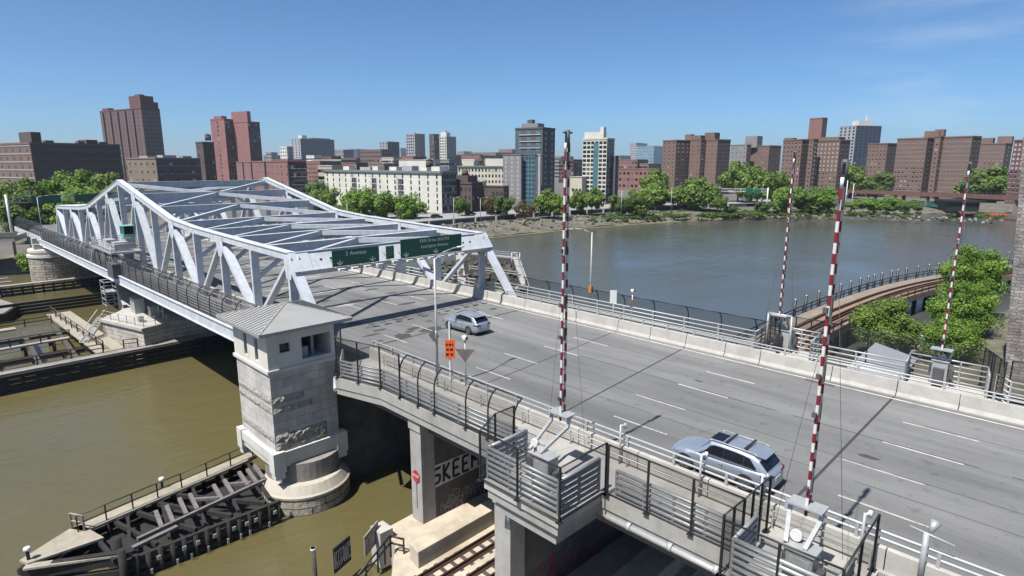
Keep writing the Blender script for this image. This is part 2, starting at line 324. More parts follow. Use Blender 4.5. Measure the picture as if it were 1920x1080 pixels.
for x_, y0_, y1_, w_ in ((34.95,-30,41,.035),(29.3,-30,41,.02),(38.7,-30,41,.02),(31.35,-30,28,.02),(33.1,42,160,.03),(28.6,42,160,.025),(37.6,42,160,.025)):
    yy = y0_
    while yy < y1_:
        y2_ = min(yy+random.uniform(5,14), y1_)
        if random.random() < .8: b.quad((x_-w_,yy,zd(yy)+.0045),(x_+w_,yy,zd(yy)+.0045),(x_+w_,y2_,zd(y2_)+.0045),(x_-w_,y2_,zd(y2_)+.0045))
        yy = y2_+random.uniform(.2,1.5)
struct(b.build('road_joints', JOINT))
LINE = mat('worn_road_paint', (.60,.59,.55), .7, var=.12, scale=3, dirt=.95, dcol=(.20,.198,.192))
b = MB()
def mark(x, y0, y1, wd=.12):
    b.quad((x-wd/2,y0,zd(y0)+.008),(x+wd/2,y0,zd(y0)+.008),(x+wd/2,y1,zd(y1)+.008),(x-wd/2,y1,zd(y1)+.008))
for x, ph in ((38.45,3.6),(34.8,3.7),(31.2,4.6),(27.45,3.6)):
    if x == 31.2:
        struct(b.build('road_markings', LINE)); b = MB()
    for k in range(-3, 18):
        y0 = ph + 12.1*k
        if 41.6 < y0 < 160 and k % 1: continue
        mark(x, y0, y0+3.5)
struct(b.build('worn_road_markings', mat('nearly_worn_road_paint', (.50,.49,.46), .75, var=.1, scale=5, dirt=1.0, dcol=(.175,.173,.168)))); b = MB()
for y0, y1 in ((-50,48),(48,160)): mark(42.05, y0, y1, .16)
mark(24.0, 48, 160, .12)
for y0 in range(160, 320, 12): mark(42.0, y0, y0+12, .16)
struct(b.build('road_edge_line', LINE))
# darker repair patches and stains with their own outline
PATCH = mat('road_patch', (.055,.052,.05), .85, var=.35, scale=2.5); PATCH2 = mat('pale_road_patch', (.30,.295,.28), .9, var=.2, scale=2)
random.seed(11)
for nm, mt, lst in (('road_patches', PATCH, [(26.6,44.0,.9,.25),(28.4,41.9,.8,.9),(30.4,43.2,.75,.4),(26.2,42.0,.35,.22),(31.5,46.8,.5,.2),(33.6,46.6,.4,.18),(35.6,45.4,.6,.2),(37.6,45.0,.6,.35),(38.8,44.4,.5,.35),(36.0,52,1.1,.4),(33,57.5,.9,.4),(38,58,.8,.3),(36,64,1.6,.5),(31,62,2.0,.9),(29,66,1.5,.8),(33,71,1.6,.6),(28.5,76,2,1.0),(35,80,1.8,1),(31,86,2,1),(27.9,46.4,.4,.16),(39.8,52,.5,.2),(40.3,46.0,.4,.15),(29.6,42.6,.5,.3),(28.0,44.9,.7,.3),(31.4,41.9,1.3,.75),(33.0,44.3,.4,.2),(34.2,43.4,.35,.2),(37.2,43.0,.5,.3),(40.6,43.6,.5,.3),(35.0,55.0,.7,.3),(37.5,61.5,1.1,.4),(30.5,59.5,.7,.35),(33.4,68,1.3,.5),(27.5,48.5,.8,.25),(38.6,66,.8,.4),(27.3,13.5,.25,.6),(36.3,18.6,.12,.35),(32.4,7.2,.2,.5)]), ('pale_road_patches', PATCH2, [(33,64.5,2.2,.7),(30,70,2,.6),(36,75,2.2,.8),(31,56,1.2,.5)])):
    b = MB()
    for i, (x, y, rx, ry) in enumerate(lst):
        n_ = 18; ps = []
        for k in range(n_):
            t = 2*math.pi*k/n_; rr = random.uniform(.75, 1.1)
            ps.append((x+rx*rr*math.cos(t), y+ry*rr*math.sin(t)))
        b.bm.faces.new([b.bm.verts.new((px, py, zd(py)+.004+.0007*i%.003)) for px, py in ps])
    struct(b.build(nm, mt))
# manholes / drain grating
b = MB().box(41.55,42.0,11.8,13.6,9.99,10.012); dg = tag(b.build('drain_grate', DARKG), 'dark slotted drain grate in the gutter of the far road edge', 'grate')
# ---------------------------------------------------------------- truss swing span
XN, XF, Y0, PN = 22.3, 43.9, 104.0, 7.86
def ny(k): return Y0 + PN*k                                  # k = -7..7, -7 next to the camera
TOPZ = {7:16.75, 6:16.95, 5:17.2, 4:17.45, 3:17.95, 2:19.45, 1:20.95, 0:22.45}
def tz(k): return TOPZ[abs(k)] - .0112*(ny(k)-ny(-7))*1.0
def bz(k): return zd(ny(k)) - .2
span = thing('truss_swing_bridge', 'long pale blue-grey steel truss swing bridge with a peaked top chord over the river', 'bridge', (33,104,0))
for X, s in ((XN, 1), (XF, -1)):
    for k in range(-7, 7):
        a = (X, ny(k), tz(k)); c = (X, ny(k+1), tz(k+1))
        b = MB(); b.bar(a, c, .62, .62); b.bar(Vector(a)+Vector((0,0,.345)), Vector(c)+Vector((0,0,.345)), .78, .06); b.build('top_chord', STEELP, span)
        # drainage slot line along the chord
    for k in range(-7, 8):
        node = k % 2 != 0
        b = MB(); b.bar((X,ny(k),bz(k)), (X,ny(k),tz(k)-.3), .34, .72, up=(1,0,0)); b.build('vertical_post', STEELP, span)
        if node:
            b = MB(); g = .9 if abs(k) < 7 else .7
            y = ny(k); z = tz(k)
            for sx in (-.34, .34):
                pr = [(y-g,z+.1),(y+g,z+.1),(y+g,z-.7),(y+.45,z-1.9),(y-.45,z-1.9),(y-g,z-.7)]
                A = [b.bm.verts.new((X+sx-.02,p,q)) for p,q in pr]; B = [b.bm.verts.new((X+sx+.02,p,q)) for p,q in pr]
                b.bm.faces.new(A[::-1]); b.bm.faces.new(B)
                for i in range(6): b.bm.faces.new((A[i],A[(i+1)%6],B[(i+1)%6],B[i]))
            b.build('gusset_plate', STEELP, span)
            for sgn in (-1, 1):
                k2 = k+sgn
                if -7 < k2 < 7 or True:
                    yb = ny(k2) if abs(k2) <= 7 else ny(k) + sgn*5.6
                    zb = bz(k2) if abs(k2) <= 7 else zd(yb)-.3
                    big = (sgn == -1)
                    b = MB(); b.bar((X,ny(k)+sgn*.25,z-.5), (X,yb,zb), .62 if not big else .82, .30 if not big else .42, up=(0,0,1)); b.build('diagonal', STEELP, span)
    for k in range(-7, 7):
        b = MB(); b.bar((X,ny(k),bz(k)),(X,ny(k+1),bz(k+1)),.6,.7); b.build('bottom_chord', STEELP, span)
for k in range(-7, 8):                                       # sway beams between the two trusses
    y, z = ny(k), tz(k)
    b = MB()
    if abs(k) == 7:
        s_ = 1 if k > 0 else -1; d_ = Vector((0,s_*4.9,-6.7)).normalized(); nn_ = Vector((0,s_*6.7,4.9)).normalized()   # inclined portal plane
        c0 = Vector((0,y,z+.1)); 
        def bx(x0,x1,a0,a1,h0,h1): b.loft([[Vector((xx,0,0))+c0+d_*p+nn_*q for p,q in ((a0,h0),(a1,h0),(a1,h1),(a0,h1))] for xx in (x0,x1)])
        bx(XN+.2,XF-.2,.0,1.75,-.3,.3); bx(XN+.2,XF-.2,-.08,0,-.42,.42); bx(XN+.2,XF-.2,1.75,1.83,-.42,.42)
        b.build('portal_beam', STEELP, span)
        for sx, sg in ((XN,1),(XF,-1)):
            for i in range(3):
                b = MB(); p_ = c0+d_*.85+Vector((sx+sg*(2.3+i*.95),0,0)); b.tube(p_+nn_*.29,p_+nn_*.306,.13,n=12); b.build('portal_hole', BLACK, span)
            b = MB(); b.loft([[Vector((xx,0,0))+c0+d_*p+nn_*q for p,q in ((-.05,.31),(1.8,.31),(1.8,.36),(-.05,.36))] for xx in (sx-sg*.45,sx+sg*1.3)]); b.build('portal_plate', STEELP, span)
    else:
        b.box(XN+.3,XF-.3,y-.16,y+.16,z-.95,z-.05); b.box(XN+.3,XF-.3,y-.3,y+.3,z-.05,z); b.box(XN+.3,XF-.3,y-.3,y+.3,z-1.0,z-.95)
        b.build('sway_beam', STEELP, span)
        for sx, sg in ((XN,1),(XF,-1)): MB().bar((sx+sg*.2,y,z-3.0),(sx+sg*3.2,y,z-.9),.3,.35).build('knee_brace', STEELP, span)
XM = (XN+XF)/2
for k in range(-7, 7):                                       # lateral braces: V from the trusses to the middle of the next beam
    # K bracing: from the middle of each beam to both trusses at the next beam towards the nearer end
    pairs_ = [(k+1, k)] if k < -1 else ([(-1, 0)] if k == -1 else ([(1, 0)] if k == 0 else [(k, k+1)]))
    for ap_, en in pairs_:
        for X in (XN, XF):
            b = MB(); b.bar((X, ny(en), tz(en)-.3),(XM, ny(ap_), tz(ap_)-.35),.40,.5); b.build('lateral_brace', STEELP, span)
b = MB()                                                      # floor beams and stringers under the road
for k in range(-7, 8):
    y = ny(k); b.box(XN-1.2,XF+.6,y-.25,y+.25,zd(y)-2.1,zd(y)-.62)
    if k < 7:
        for X in (26,30,34,38,41): b.bar((X,y,zd(y)-1.0),(X,ny(k+1),zd(ny(k+1))-1.0),.3,.7)
b.build('floor_system', STEELP, span)
b = MB()
zs = lambda y: 10.55 - .0145*(y-50)
for X in (18.45,):
    b.bar((X,48.5,zs(48.5)-.55),(X,160,zs(160)-.55),.25,1.05); b.bar((X,48.5,zs(48.5)),(X,160,zs(160)),.5,.08); b.bar((X,48.5,zs(48.5)-1.1),(X,160,zs(160)-1.1),.5,.08)
b.build('side_girder', STEELP, span)
b = MB(); b.bar((20.2,48.5,zs(48.5)-.12),(20.2,160,zs(160)-.12),3.2,.15); b.build('walkway_slab', CONC_L, span)
b = MB(); b.bar((44.9,48.5,10.0),(44.9,160,8.6),1.4,.3); b.build('walkway_slab', CONC_L, span)
# pivot drum under the centre of the span
b = MB(); b.tube((33,104,4.4),(33,104,7.4),6.5,n=32); b.build('pivot_drum', DARKG, span)
# ---- walkway guard fence on the span (curved tops, dark mesh)
def guard_fence(name, label, X, ys, zf, sgn, h=2.55, parent_loc=None, curve=True, mesh=MESH_D, rails=True, top=None, panel=True):
    """posts as parts, one mesh panel, sgn = side the top bends to"""
    t = thing(name, label, 'fence', (X, ys[0], zf(ys[0])))
    prof = [(0,0),(0,h*.62),(.10,h*.80),(.32,h*.93),(.62,h)] if curve else [(0,0),(0,h*.6),(0,h)]
    me = None
    for i, y in enumerate(ys):
        if me is None:
            b = MB()
            for (a, c), (d, e) in zip(prof, prof[1:]): b.bar((sgn*a,0,c),(sgn*d,0,e),.07,.06,up=(0,1,0))
            b.box(-.14,.14,-.12,.12,0,.03); me = b.mesh('post', BLACK)
        o = obj('post', me, t, (0, y-ys[0], zf(y)-zf(ys[0])))
    for a, c in (prof[-1], (0,.12)):
        b = MB()
        for y, y2 in zip(ys, ys[1:]): b.tube((X+sgn*a,y,zf(y)+c),(X+sgn*a,y2,zf(y2)+c),.035,n=6)
        b.build('frame_rail', BLACK, t)
    b = MB()
    for y, y2 in zip(ys, ys[1:]):
        for (a, c), (d, e) in zip(prof, prof[1:]):
            b.quad((X+sgn*a,y,zf(y)+c),(X+sgn*a,y2,zf(y2)+c),(X+sgn*d,y2,zf(y2)+e),(X+sgn*d,y,zf(y)+e))
    if panel: b.build('mesh_panel', mesh, t, fix=False)
    return t
def pipe_rail(name, label, segs, heights, r=.06, posts=None, m=GALV, pr=.05, group=None, cat='railing', maxgap=2.4):
    """segs: list of polylines [(x,y,z)...] of the foot; rails at the given heights"""
    t = thing(name, label, cat, segs[0][0], group=group)
    for h in heights:
        b = MB()
        for s in segs:
            for a, c in zip(s, s[1:]): b.tube((a[0],a[1],a[2]+h),(c[0],c[1],c[2]+h),r,n=6)
        b.build('rail', m, t)
    me = None; base = Vector(segs[0][0])
    for s in segs:
        done = set()
        for a, c in zip(s, s[1:]):
            a = Vector(a); c = Vector(c); n_ = max(1, math.ceil((c-a).length/maxgap))
            for i in range(n_+1):
                p = a.lerp(c, i/n_)
                key = (round(p.x,1), round(p.y,1))
                if key in done: continue
                done.add(key)
                if me is None: me = MB().box(-pr,pr,-pr,pr,0,max(heights)+.02).mesh('post', m)
                obj('post', me, t, tuple(p-base))
    return t
ys = [49.0+3.2*i for i in range(35)]
guard_fence('walkway_fence', 'tall dark mesh fence with inward-curved posts along the walkway of the swing span', 18.5, ys, lambda y: zs(y), 1, h=2.45)
pipe_rail('walkway_railing', 'four-pipe grey railing behind the dark curved fence of the swing span', [[(18.75,49,zs(49)),(18.75,159,zs(159))]], (.2,.48,.76,1.04,1.32,1.6), r=.10, m=GALV, maxgap=9)
pipe_rail('truss_side_railing', 'white pipe railing between the walkway and the near truss', [[(21.6,49.5,10.4),(21.6,159,zs(159))]], (1.15,.8), r=.06, m=GALV_W, maxgap=5)
# ---------------------------------------------------------------- road barriers
def barrier(name, label, X, sgn, ylist, gap=.03, parent=None, h=1.0, m=CONC):
    t = thing(name, label, 'barrier', (X, ylist[0], zd(ylist[0])))
    for y0, y1 in zip(ylist, ylist[1:]):
        a, c = y0+gap/2, y1-gap/2
        b = MB()
        pr = [(0,0),(0,.08),(.13,.30),(.22,h),(.46,h),(.46,0)]
        b.loft([[(X+sgn*p,y,zd(y)+q) for p,q in pr] for y in (a,c)]); b.build('barrier_section', m, t)
    return t
barrier('concrete_barrier', 'long pale concrete parapet along the far edge of the open road', 42.55, 1, [-40,-30,-21,-12,-4.2,1,5.2,8.45,12.3,17.2,19.9,23.2,26.5,29.8,34.5,41.2,44.5], gap=.05, m=CONC_L)
barrier('concrete_barrier', 'concrete barrier with a sloping face inside the far truss', 42.75, 1, [44.9,49,53.2,58,63,68,73,78,84,90,96,102,110,118,126,134,142,150,160], gap=.04, m=CONC_L)
barrier('concrete_barrier', 'concrete barrier with a sloping face inside the near truss', 23.45, -1, [45.5,50,55,60,65,70,76,82,88,94,100,108,116,124,132,140,150,160], gap=.04, m=CONC_L)
barrier('concrete_barrier', 'concrete parapet between the open road and the near walkway', 23.4, -1, [-40,-30,-20,-12,-6,-2,1.2,4.2,7.6,11,14.6,18.2,21.8,25.2,28.6,31.9,35,38.4], gap=.04, h=.95, m=CONC_L)
pipe_rail('barrier_top_rail', 'double white pipe rail on top of the near concrete parapet', [[(23.1,-20,10.95),(23.1,38.0,10.95)]], (.28,.56), r=.055, m=GALV_W, maxgap=2.6, pr=.06)
pipe_rail('barrier_top_rail', 'double white pipe rail on top of the far concrete parapet', [[(42.95,-20,11.0),(42.95,44,11.0)]], (.22,.45), r=.05, m=GALV_W, maxgap=2.4, pr=.06)
pipe_rail('truss_barrier_rail', 'white four-pipe railing behind the barrier in the far truss', [[(44.6,46,9.9),(44.6,159,8.6)]], (.5,.9,1.3,1.7), r=.06, m=GALV_W, maxgap=3)
# ---------------------------------------------------------------- approach walkways
vd = thing('approach_viaduct', 'concrete approach viaduct carrying the open road and its raised walkways', 'viaduct', (33,20,0))
b = MB(); b.prism([(20.0,8.2),(23.0,8.2),(23.0,38.6),(20.7,38.6),(20.5,36.9),(18.95,36.2),(20.0,32.3)], 9.42, 10.12)
b.prism([(18.3,4.3),(23.0,4.3),(23.0,8.2),(18.3,8.2)], 9.3, 10.12); b.prism([(22.75,-30),(23.0,-30),(23.0,4.3),(22.75,4.3)], 9.0, 10.12); b.build('walkway_slab', CONC, vd)
b = MB(); b.prism([(20.08,4.5),(20.5,4.5),(20.5,32.2),(19.4,36.2),(19.03,36.2),(20.08,32.2)], 8.95, 9.42); b.build('edge_beam', CONC, vd)
b = MB(); b.box(43.2,46.0,-30,47,9.75,10.12); b.build('walkway_slab', CONC_L, vd); b = MB(); b.box(45.6,45.9,-30,47,8.95,9.75); b.build('edge_beam', CONC, vd)
b = MB()
for X in (21.2,24.5,28,31.5,35,38.5,42,45): b.box(X-.25,X+.25,-38,47.5,8.0,9.4)
b.build('girder', DARKG, vd)
MB().path([(20.4,39.0,9.3),(19.0,36.4,9.2)],.14,8).build('drain_pipe', GALV_W, vd)
b = MB(); b.path([(20.0,14.2,9.1),(20.0,4,9.1)],.13,8)
for y in (13,11,9,7): b.tube((20,y-.1,9.15),(20,y+.1,9.15),.19,n=8)
b.build('drain_pipe', GALV_W, vd)
# near walkway guard fence between the tower and the first gate
zf = lambda y: 10.12
guard_fence('approach_fence', 'black mesh fence with inward-curved posts on the near walkway beside the stone tower', 20.05, [20.1,22.0,23.8,26.6,28.2,30.1], zf, 1, h=2.65, mesh=MESH_L)
def poly_fence(name, label, pts, h=2.45, mesh=MESH_L, gap=2.0, m=BLACK, z=None, pw=.08):
    t = thing(name, label, 'fence', pts[0])
    me = None; base = Vector(pts[0]); seen = set()
    for a, c in zip(pts, pts[1:]):
        a = Vector(a); c = Vector(c); n_ = max(1, round((c-a).length/gap))
        for i in range(n_+1):
            p = a.lerp(c, i/n_); key = (round(p.x,1), round(p.y,1))
            if key in seen: continue
            seen.add(key)
            if me is None: me = MB().box(-pw/2,pw/2,-pw/2,pw/2,0,h).box(-.13,.13,-.13,.13,0,.03).mesh('post', m)
            obj('post', me, t, tuple(p-base))
        MB().tube(a+Vector((0,0,h)), c+Vector((0,0,h)), .035, n=6).build('frame_rail', m, t); MB().tube(a+Vector((0,0,.1)), c+Vector((0,0,.1)), .03, n=6).build('frame_rail', m, t)
        b = MB(); b.quad(a+Vector((0,0,.1)), c+Vector((0,0,.1)), c+Vector((0,0,h)), a+Vector((0,0,h))); b.build('mesh_panel', mesh, t, fix=False)
    return t
poly_fence('approach_fence', 'short straight black fence where the near walkway narrows by the stone tower', [(20.05,30.1,10.12),(20.05,32.3,10.12),(19.05,36.1,10.12),(20.6,38.2,10.12)], gap=1.9, h=2.85)
poly_fence('approach_fence', 'black framed fence round the outer edge of the nearest gate platform', [(20.0,20.0,10.12),(18.7,20.0,10.12),(16.9,19.1,10.12),(16.9,14.3,10.12),(20.0,14.3,10.12)], gap=2.2)
poly_fence('approach_fence', 'straight black mesh fence along the near walkway beside the larger silver car', [(20.0,14.2,10.12),(20.0,8.15,10.12)], h=2.4, gap=1.75)
poly_fence('approach_fence', 'black framed fence jutting out round the gate platform at the bottom edge', [(22.3,8.15,10.12),(20.0,8.15,10.12),(18.5,8.2,10.12)], h=2.4, gap=.8)
poly_fence('approach_fence', 'black framed fence closing the far side of the bottom gate platform', [(18.5,8.2,10.12),(18.6,4.4,10.12),(22.7,4.5,10.12)], h=2.2, gap=1.9)
pipe_rail('walkway_railing', 'grey pipe railing on the near walkway between the stone tower and the first gate', [[(20.25,19.6,10.12),(20.25,32.2,10.12),(19.3,36.0,10.12),(20.7,38.2,10.12)]], (.18,.43,.68,.93,1.18), r=.075, maxgap=2.6)
pipe_rail('walkway_railing', 'grey pipe railing on the near walkway beside the larger silver car', [[(20.25,13.9,10.12),(20.25,8.3,10.12)]], (.18,.43,.68,.93,1.18), r=.085, maxgap=1.75)
pipe_rail('platform_railing', 'thick grey five-pipe railing round the nearest gate platform', [[(19.7,18.85,10.2),(17.15,18.85,10.2),(17.15,14.6,10.2),(19.9,14.6,10.2)]], (.25,.52,.79,1.06,1.33,1.55), r=.085, maxgap=2.1, m=GALV)
pipe_rail('platform_railing', 'thick grey pipe railing round the bottom gate platform', [[(20.6,7.9,10.14),(18.6,7.85,10.14),(18.6,4.6,10.14),(20.4,4.6,10.14)]], (.25,.52,.79,1.06,1.33,1.55), r=.085, maxgap=2.2, m=GALV)
pipe_rail('parapet_side_rail', 'thin pipe rail along the walkway face of the near concrete parapet', [[(22.7,4.6,10.12),(22.7,36,10.12)]], (.75,.45), r=.03, m=GALV, maxgap=3.5, pr=.03)
pipe_rail('walkway_guide_rail', 'low double kerb rail on the floor of the bottom gate platform', [[(21.4,4.6,10.12),(21.4,8.0,10.12)]], (.18,.4), r=.05, m=GALV_W, maxgap=1.2, pr=.04)
# far side railings
ys2 = [17.2,19,21.9,24.9,28.2,31.4,34.5,37.6,40.8,44]
guard_fence('walkway_fence', 'thin dark mesh fence with curved posts standing against the open water', 46.0, ys2, zf, -1, h=2.5, mesh=MESH_L)
pipe_rail('walkway_railing', 'bright five-pipe railing along the far walkway between the truss and the far gates', [[(45.0,18.6,10.0),(45.0,46.0,10.0)]], (.35,.7,1.05,1.4,1.75), r=.06, m=GALV_W, maxgap=3.2)
pipe_rail('walkway_railing', 'bright five-pipe railing between the two far gates in front of the grey shed', [[(45.2,8.6,9.9),(45.2,14.6,9.9)]], (.35,.7,1.05,1.4,1.75), r=.06, m=GALV_W, maxgap=3)
pipe_rail('walkway_railing', 'bright five-pipe railing with a sloping end in front of the stone pier', [[(45.2,-12,9.9),(45.2,3.2,9.9),(46.4,4.0,9.9)]], (.35,.7,1.05,1.4,1.75), r=.06, m=GALV_W, maxgap=3)
pipe_rail('platform_railing', 'pipe railing stepping outwards round the far gate beside the curved trestle', [[(45.0,18.6,10.0),(48.0,18.9,10.0),(48.0,14.9,10.0),(45.2,14.6,10.0)]], (.35,.7,1.05,1.4,1.75), r=.06, m=GALV, maxgap=1.6)
pipe_rail('platform_railing', 'pipe railing stepping outwards round the far gate beside the tall green tree', [[(45.2,8.6,9.9),(47.6,8.9,9.9),(47.6,4.6,9.9),(45.6,4.3,9.9)]], (.35,.7,1.05,1.4,1.75), r=.06, m=GALV, maxgap=1.6)
poly_fence('platform_fence', 'dark framed fence behind the far gate beside the curved trestle', [(46.0,17.2,10.1),(48.4,19.2,10.1),(48.4,14.6,10.1)], h=2.5, gap=1.2)
poly_fence('walkway_fence', 'thin dark framed fence in front of the grey shed roof and small tree', [(48.4,14.4,10.1),(47.9,9.0,10.1),(47.9,4.5,10.1)], h=2.5, gap=2.4)
poly_fence('platform_fence', 'dense dark fence panel between the far gate and the stone pier', [(48.4,5.0,10.1),(45.6,3.6,10.1)], h=2.6, gap=.7, mesh=MESH_D)
poly_fence('walkway_fence', 'thin dark framed fence in front of the brown stone pier', [(46.6,3.4,10.1),(46.6,-9,10.1)], h=2.5, gap=1.7)
b = MB(); b.box(46.0,48.3,14.4,18.9,9.7,10.05); b.box(46.0,48.0,4.4,9.0,9.7,10.05); b.build('gate_platform', CONC_L, vd)
b = MB(); b.box(17.0,20.0,14.45,18.95,9.75,10.2); b.build('gate_platform', CONC_L, vd)
b = MB(); b.prism([(17.1,14.55),(20.0,14.55),(20.0,18.8),(17.1,18.8)],9.3,9.75); b.box(17.3,20.3,14.8,18.5,8.7,9.3); b.build('platform_beam', CONC, vd)
# ---------------------------------------------------------------- stone gatehouse tower on its round pier
STONE = brickmat('tower_stone', (.62,.595,.55), (.53,.51,.47), (.36,.34,.31), bw=1.3, bh=.62, msize=.016, bump=.012, noise=.26)
ROUGH = mat('rock_faced_stone', (.34,.32,.28), .95, var=.4, scale=3.2, bump=.16, bscale=2.6)
TRIM = mat('dressed_stone_trim', (.68,.65,.59), .85, var=.08, scale=1, bump=.004, dirt=.3, dcol=(.28,.26,.22))
ROOF = mat('grey_metal_roof', (.36,.355,.34), .55, metal=.1, var=.06, scale=.8, dirt=.25, dcol=(.24,.23,.21))
tw = thing('gatehouse_tower', 'square stone gatehouse with a metal pyramid roof on a round pier beside the swing span', 'tower', (18.2,42.2,0))
TX0, TX1, TY0, TY1 = 15.65, 20.6, 39.15, 45.05
b = MB()                                                      # upper room with openings cut as separate wall pieces
b.box(TX0,TX1,TY1-.3,TY1,10.65,13.25); b.box(TX1-.3,TX1,TY0+.3,TY1-.3,10.65,13.25)
def wall_x(b, x0, x1, ya, yb, z0, z1, holes):                 # wall of constant x with holes (y0,y1,z0,z1)
    ys_ = sorted({ya, yb, *[h[0] for h in holes], *[h[1] for h in holes]})
    for p, q in zip(ys_, ys_[1:]):
        hs = [h for h in holes if h[0] <= p and q <= h[1]]
        if not hs: b.box(x0,x1,p,q,z0,z1)
        else:
            b.box(x0,x1,p,q,z0,hs[0][2]); b.box(x0,x1,p,q,hs[0][3],z1)
wall_x(b, TX0, TX0+.3, TY0+.3, TY1-.3, 10.65, 13.25, [(40.7,41.25,11.0,12.6),(42.6,43.15,11.0,12.6)])
def wall_y(b, y0, y1, xa, xb, z0, z1, holes):
    xs = sorted({xa, xb, *[h[0] for h in holes], *[h[1] for h in holes]})
    for p, q in zip(xs, xs[1:]):
        hs = [h for h in holes if h[0] <= p and q <= h[1]]
        if not hs: b.box(p,q,y0,y1,z0,z1)
        else:
            b.box(p,q,y0,y1,z0,hs[0][2]); b.box(p,q,y0,y1,hs[0][3],z1)
wall_y(b, TY0, TY0+.3, TX0, TX1, 10.65, 13.25, [(16.5,17.25,11.75,12.4),(18.1,20.3,10.95,12.55)])
b.box(TX0+.3,TX1-.3,TY0+.3,TY1-.3,10.65,10.8); b.build('upper_wall', TRIM, tw)
for y0 in (40.7, 42.6): 
    g = MB().box(TX0+.16,TX0+.19,y0,y0+.55,11.0,12.6).build('window', GLASS, tw)
g = MB().box(16.5,17.25,TY0+.18,TY0+.21,11.75,12.4).build('window', GLASS, tw)
b = MB().box(16.42,17.33,TY0-.04,TY0-.0,12.4,12.5).box(16.42,17.33,TY0-.04,TY0,11.65,11.75).box(16.42,16.5,TY0-.04,TY0,11.75,12.4).box(17.25,17.33,TY0-.04,TY0,11.75,12.4); b.build('window_surround', TRIM, tw)
b = MB().box(18.3,18.9,39.9,40.6,10.8,11.6).box(19.3,19.5,40.2,40.5,10.8,12.9); b.build('room_equipment', GALV_W, tw)
b = MB().box(TX0-.12,TX1+.12,TY0-.12,TY1+.12,10.42,10.65); b.build('belt_course', TRIM, tw)
b = MB().box(TX0+.05,TX1-.05,TY0+.05,TY1-.05,4.6,10.42); b.build('shaft', STONE, tw)
random.seed(5)
def rough_patch(b, face, u0, u1, z0, z1, step=.16, depth=.12, edge=True):
    nu = max(2, int((u1-u0)/step)); nz = max(2, int((z1-z0)/step)); V = {}
    for i in range(nu+1):
        for j in range(nz+1):
            border = i in (0, nu) or j in (0, nz)
            d = 0 if border else random.uniform(.25,1)*depth
            u = u0+(u1-u0)*i/nu + (0 if border else random.uniform(-.05,.05)); z = z0+(z1-z0)*j/nz + (0 if border else random.uniform(-.05,.05))
            V[i,j] = b.bm.verts.new((TX0+.04-d, u, z) if face == 'x' else (u, TY0+.04-d, z))
    for i in range(nu):
        for j in range(nz): b.bm.faces.new((V[i,j],V[i+1,j],V[i+1,j+1],V[i,j+1]))
b = MB()
rough_patch(b, 'x', TY0+.1, TY1-.1, 8.15, 8.65, depth=.10); rough_patch(b, 'x', TY0+.1, TY1-.1, 7.45, 7.95, depth=.10); rough_patch(b, 'x', TY0+.1, TY1-.1, 5.3, 5.75, depth=.07)
rough_patch(b, 'y', TX0+.1, 18.0, 8.15, 8.65, depth=.13); rough_patch(b, 'y', TX0+.1, 18.6, 7.45, 7.95, depth=.13); rough_patch(b, 'y', TX0+.1, 19.6, 4.75, 5.9, depth=.2)
b.build('rock_faced_band', ROUGH, tw)
# cornice at the foot of the shaft with corner blocks
b = MB(); b.box(TX0-.25,TX1+.25,TY0-.3,TY1+.25,3.95,4.65); b.box(TX0-.12,TX1+.12,TY0-.12,TY1+.12,3.45,3.95); b.build('cornice', TRIM, tw)
for x in (TX0-.32, TX1-.45):
    for y in (TY0-.37, TY1-.5): MB().box(x,x+.85,y,y+.85,3.2,4.75).box(x+.08,x+.77,y+.08,y+.77,2.75,3.2).build('corner_block', TRIM, tw)
# pier: stadium plan
def circ(cx, cy, r, n=40): return [(cx+r*math.cos(2*math.pi*i/n), cy+r*math.sin(2*math.pi*i/n)) for i in range(n)]
def stadium(cx, cy, r, x1, n=18):
    ps = [(cx - r*math.sin(t), cy + r*math.cos(t)) for t in [math.pi*i/n for i in range(n+1)]]
    return [(x1, cy+r)] + ps + [(x1, cy-r)]
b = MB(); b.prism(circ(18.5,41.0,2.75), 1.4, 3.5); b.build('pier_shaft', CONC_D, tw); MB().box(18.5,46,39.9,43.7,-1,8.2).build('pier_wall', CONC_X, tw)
PSTONE = brickmat('pier_masonry', (.47,.42,.34), (.38,.34,.27), (.10,.09,.07), bw=1.5, bh=.55, msize=.04, bump=.08, noise=.35)
b = MB(); b.prism(circ(18.3,40.45,3.15), -1.2, 1.3); b.build('pier_masonry', PSTONE, tw)
b = MB(); rings = []
for r, z in ((3.2,1.25),(3.22,1.4),(3.1,1.5),(2.75,2.1)): rings.append([(x,y,z) for x,y in circ(18.3,40.45,r)])
b.loft(rings); b.build('pier_cap', mat('pale_pier_cap', (.50,.46,.38), .9, var=.1, dirt=.35, dcol=(.35,.3,.24)), tw)
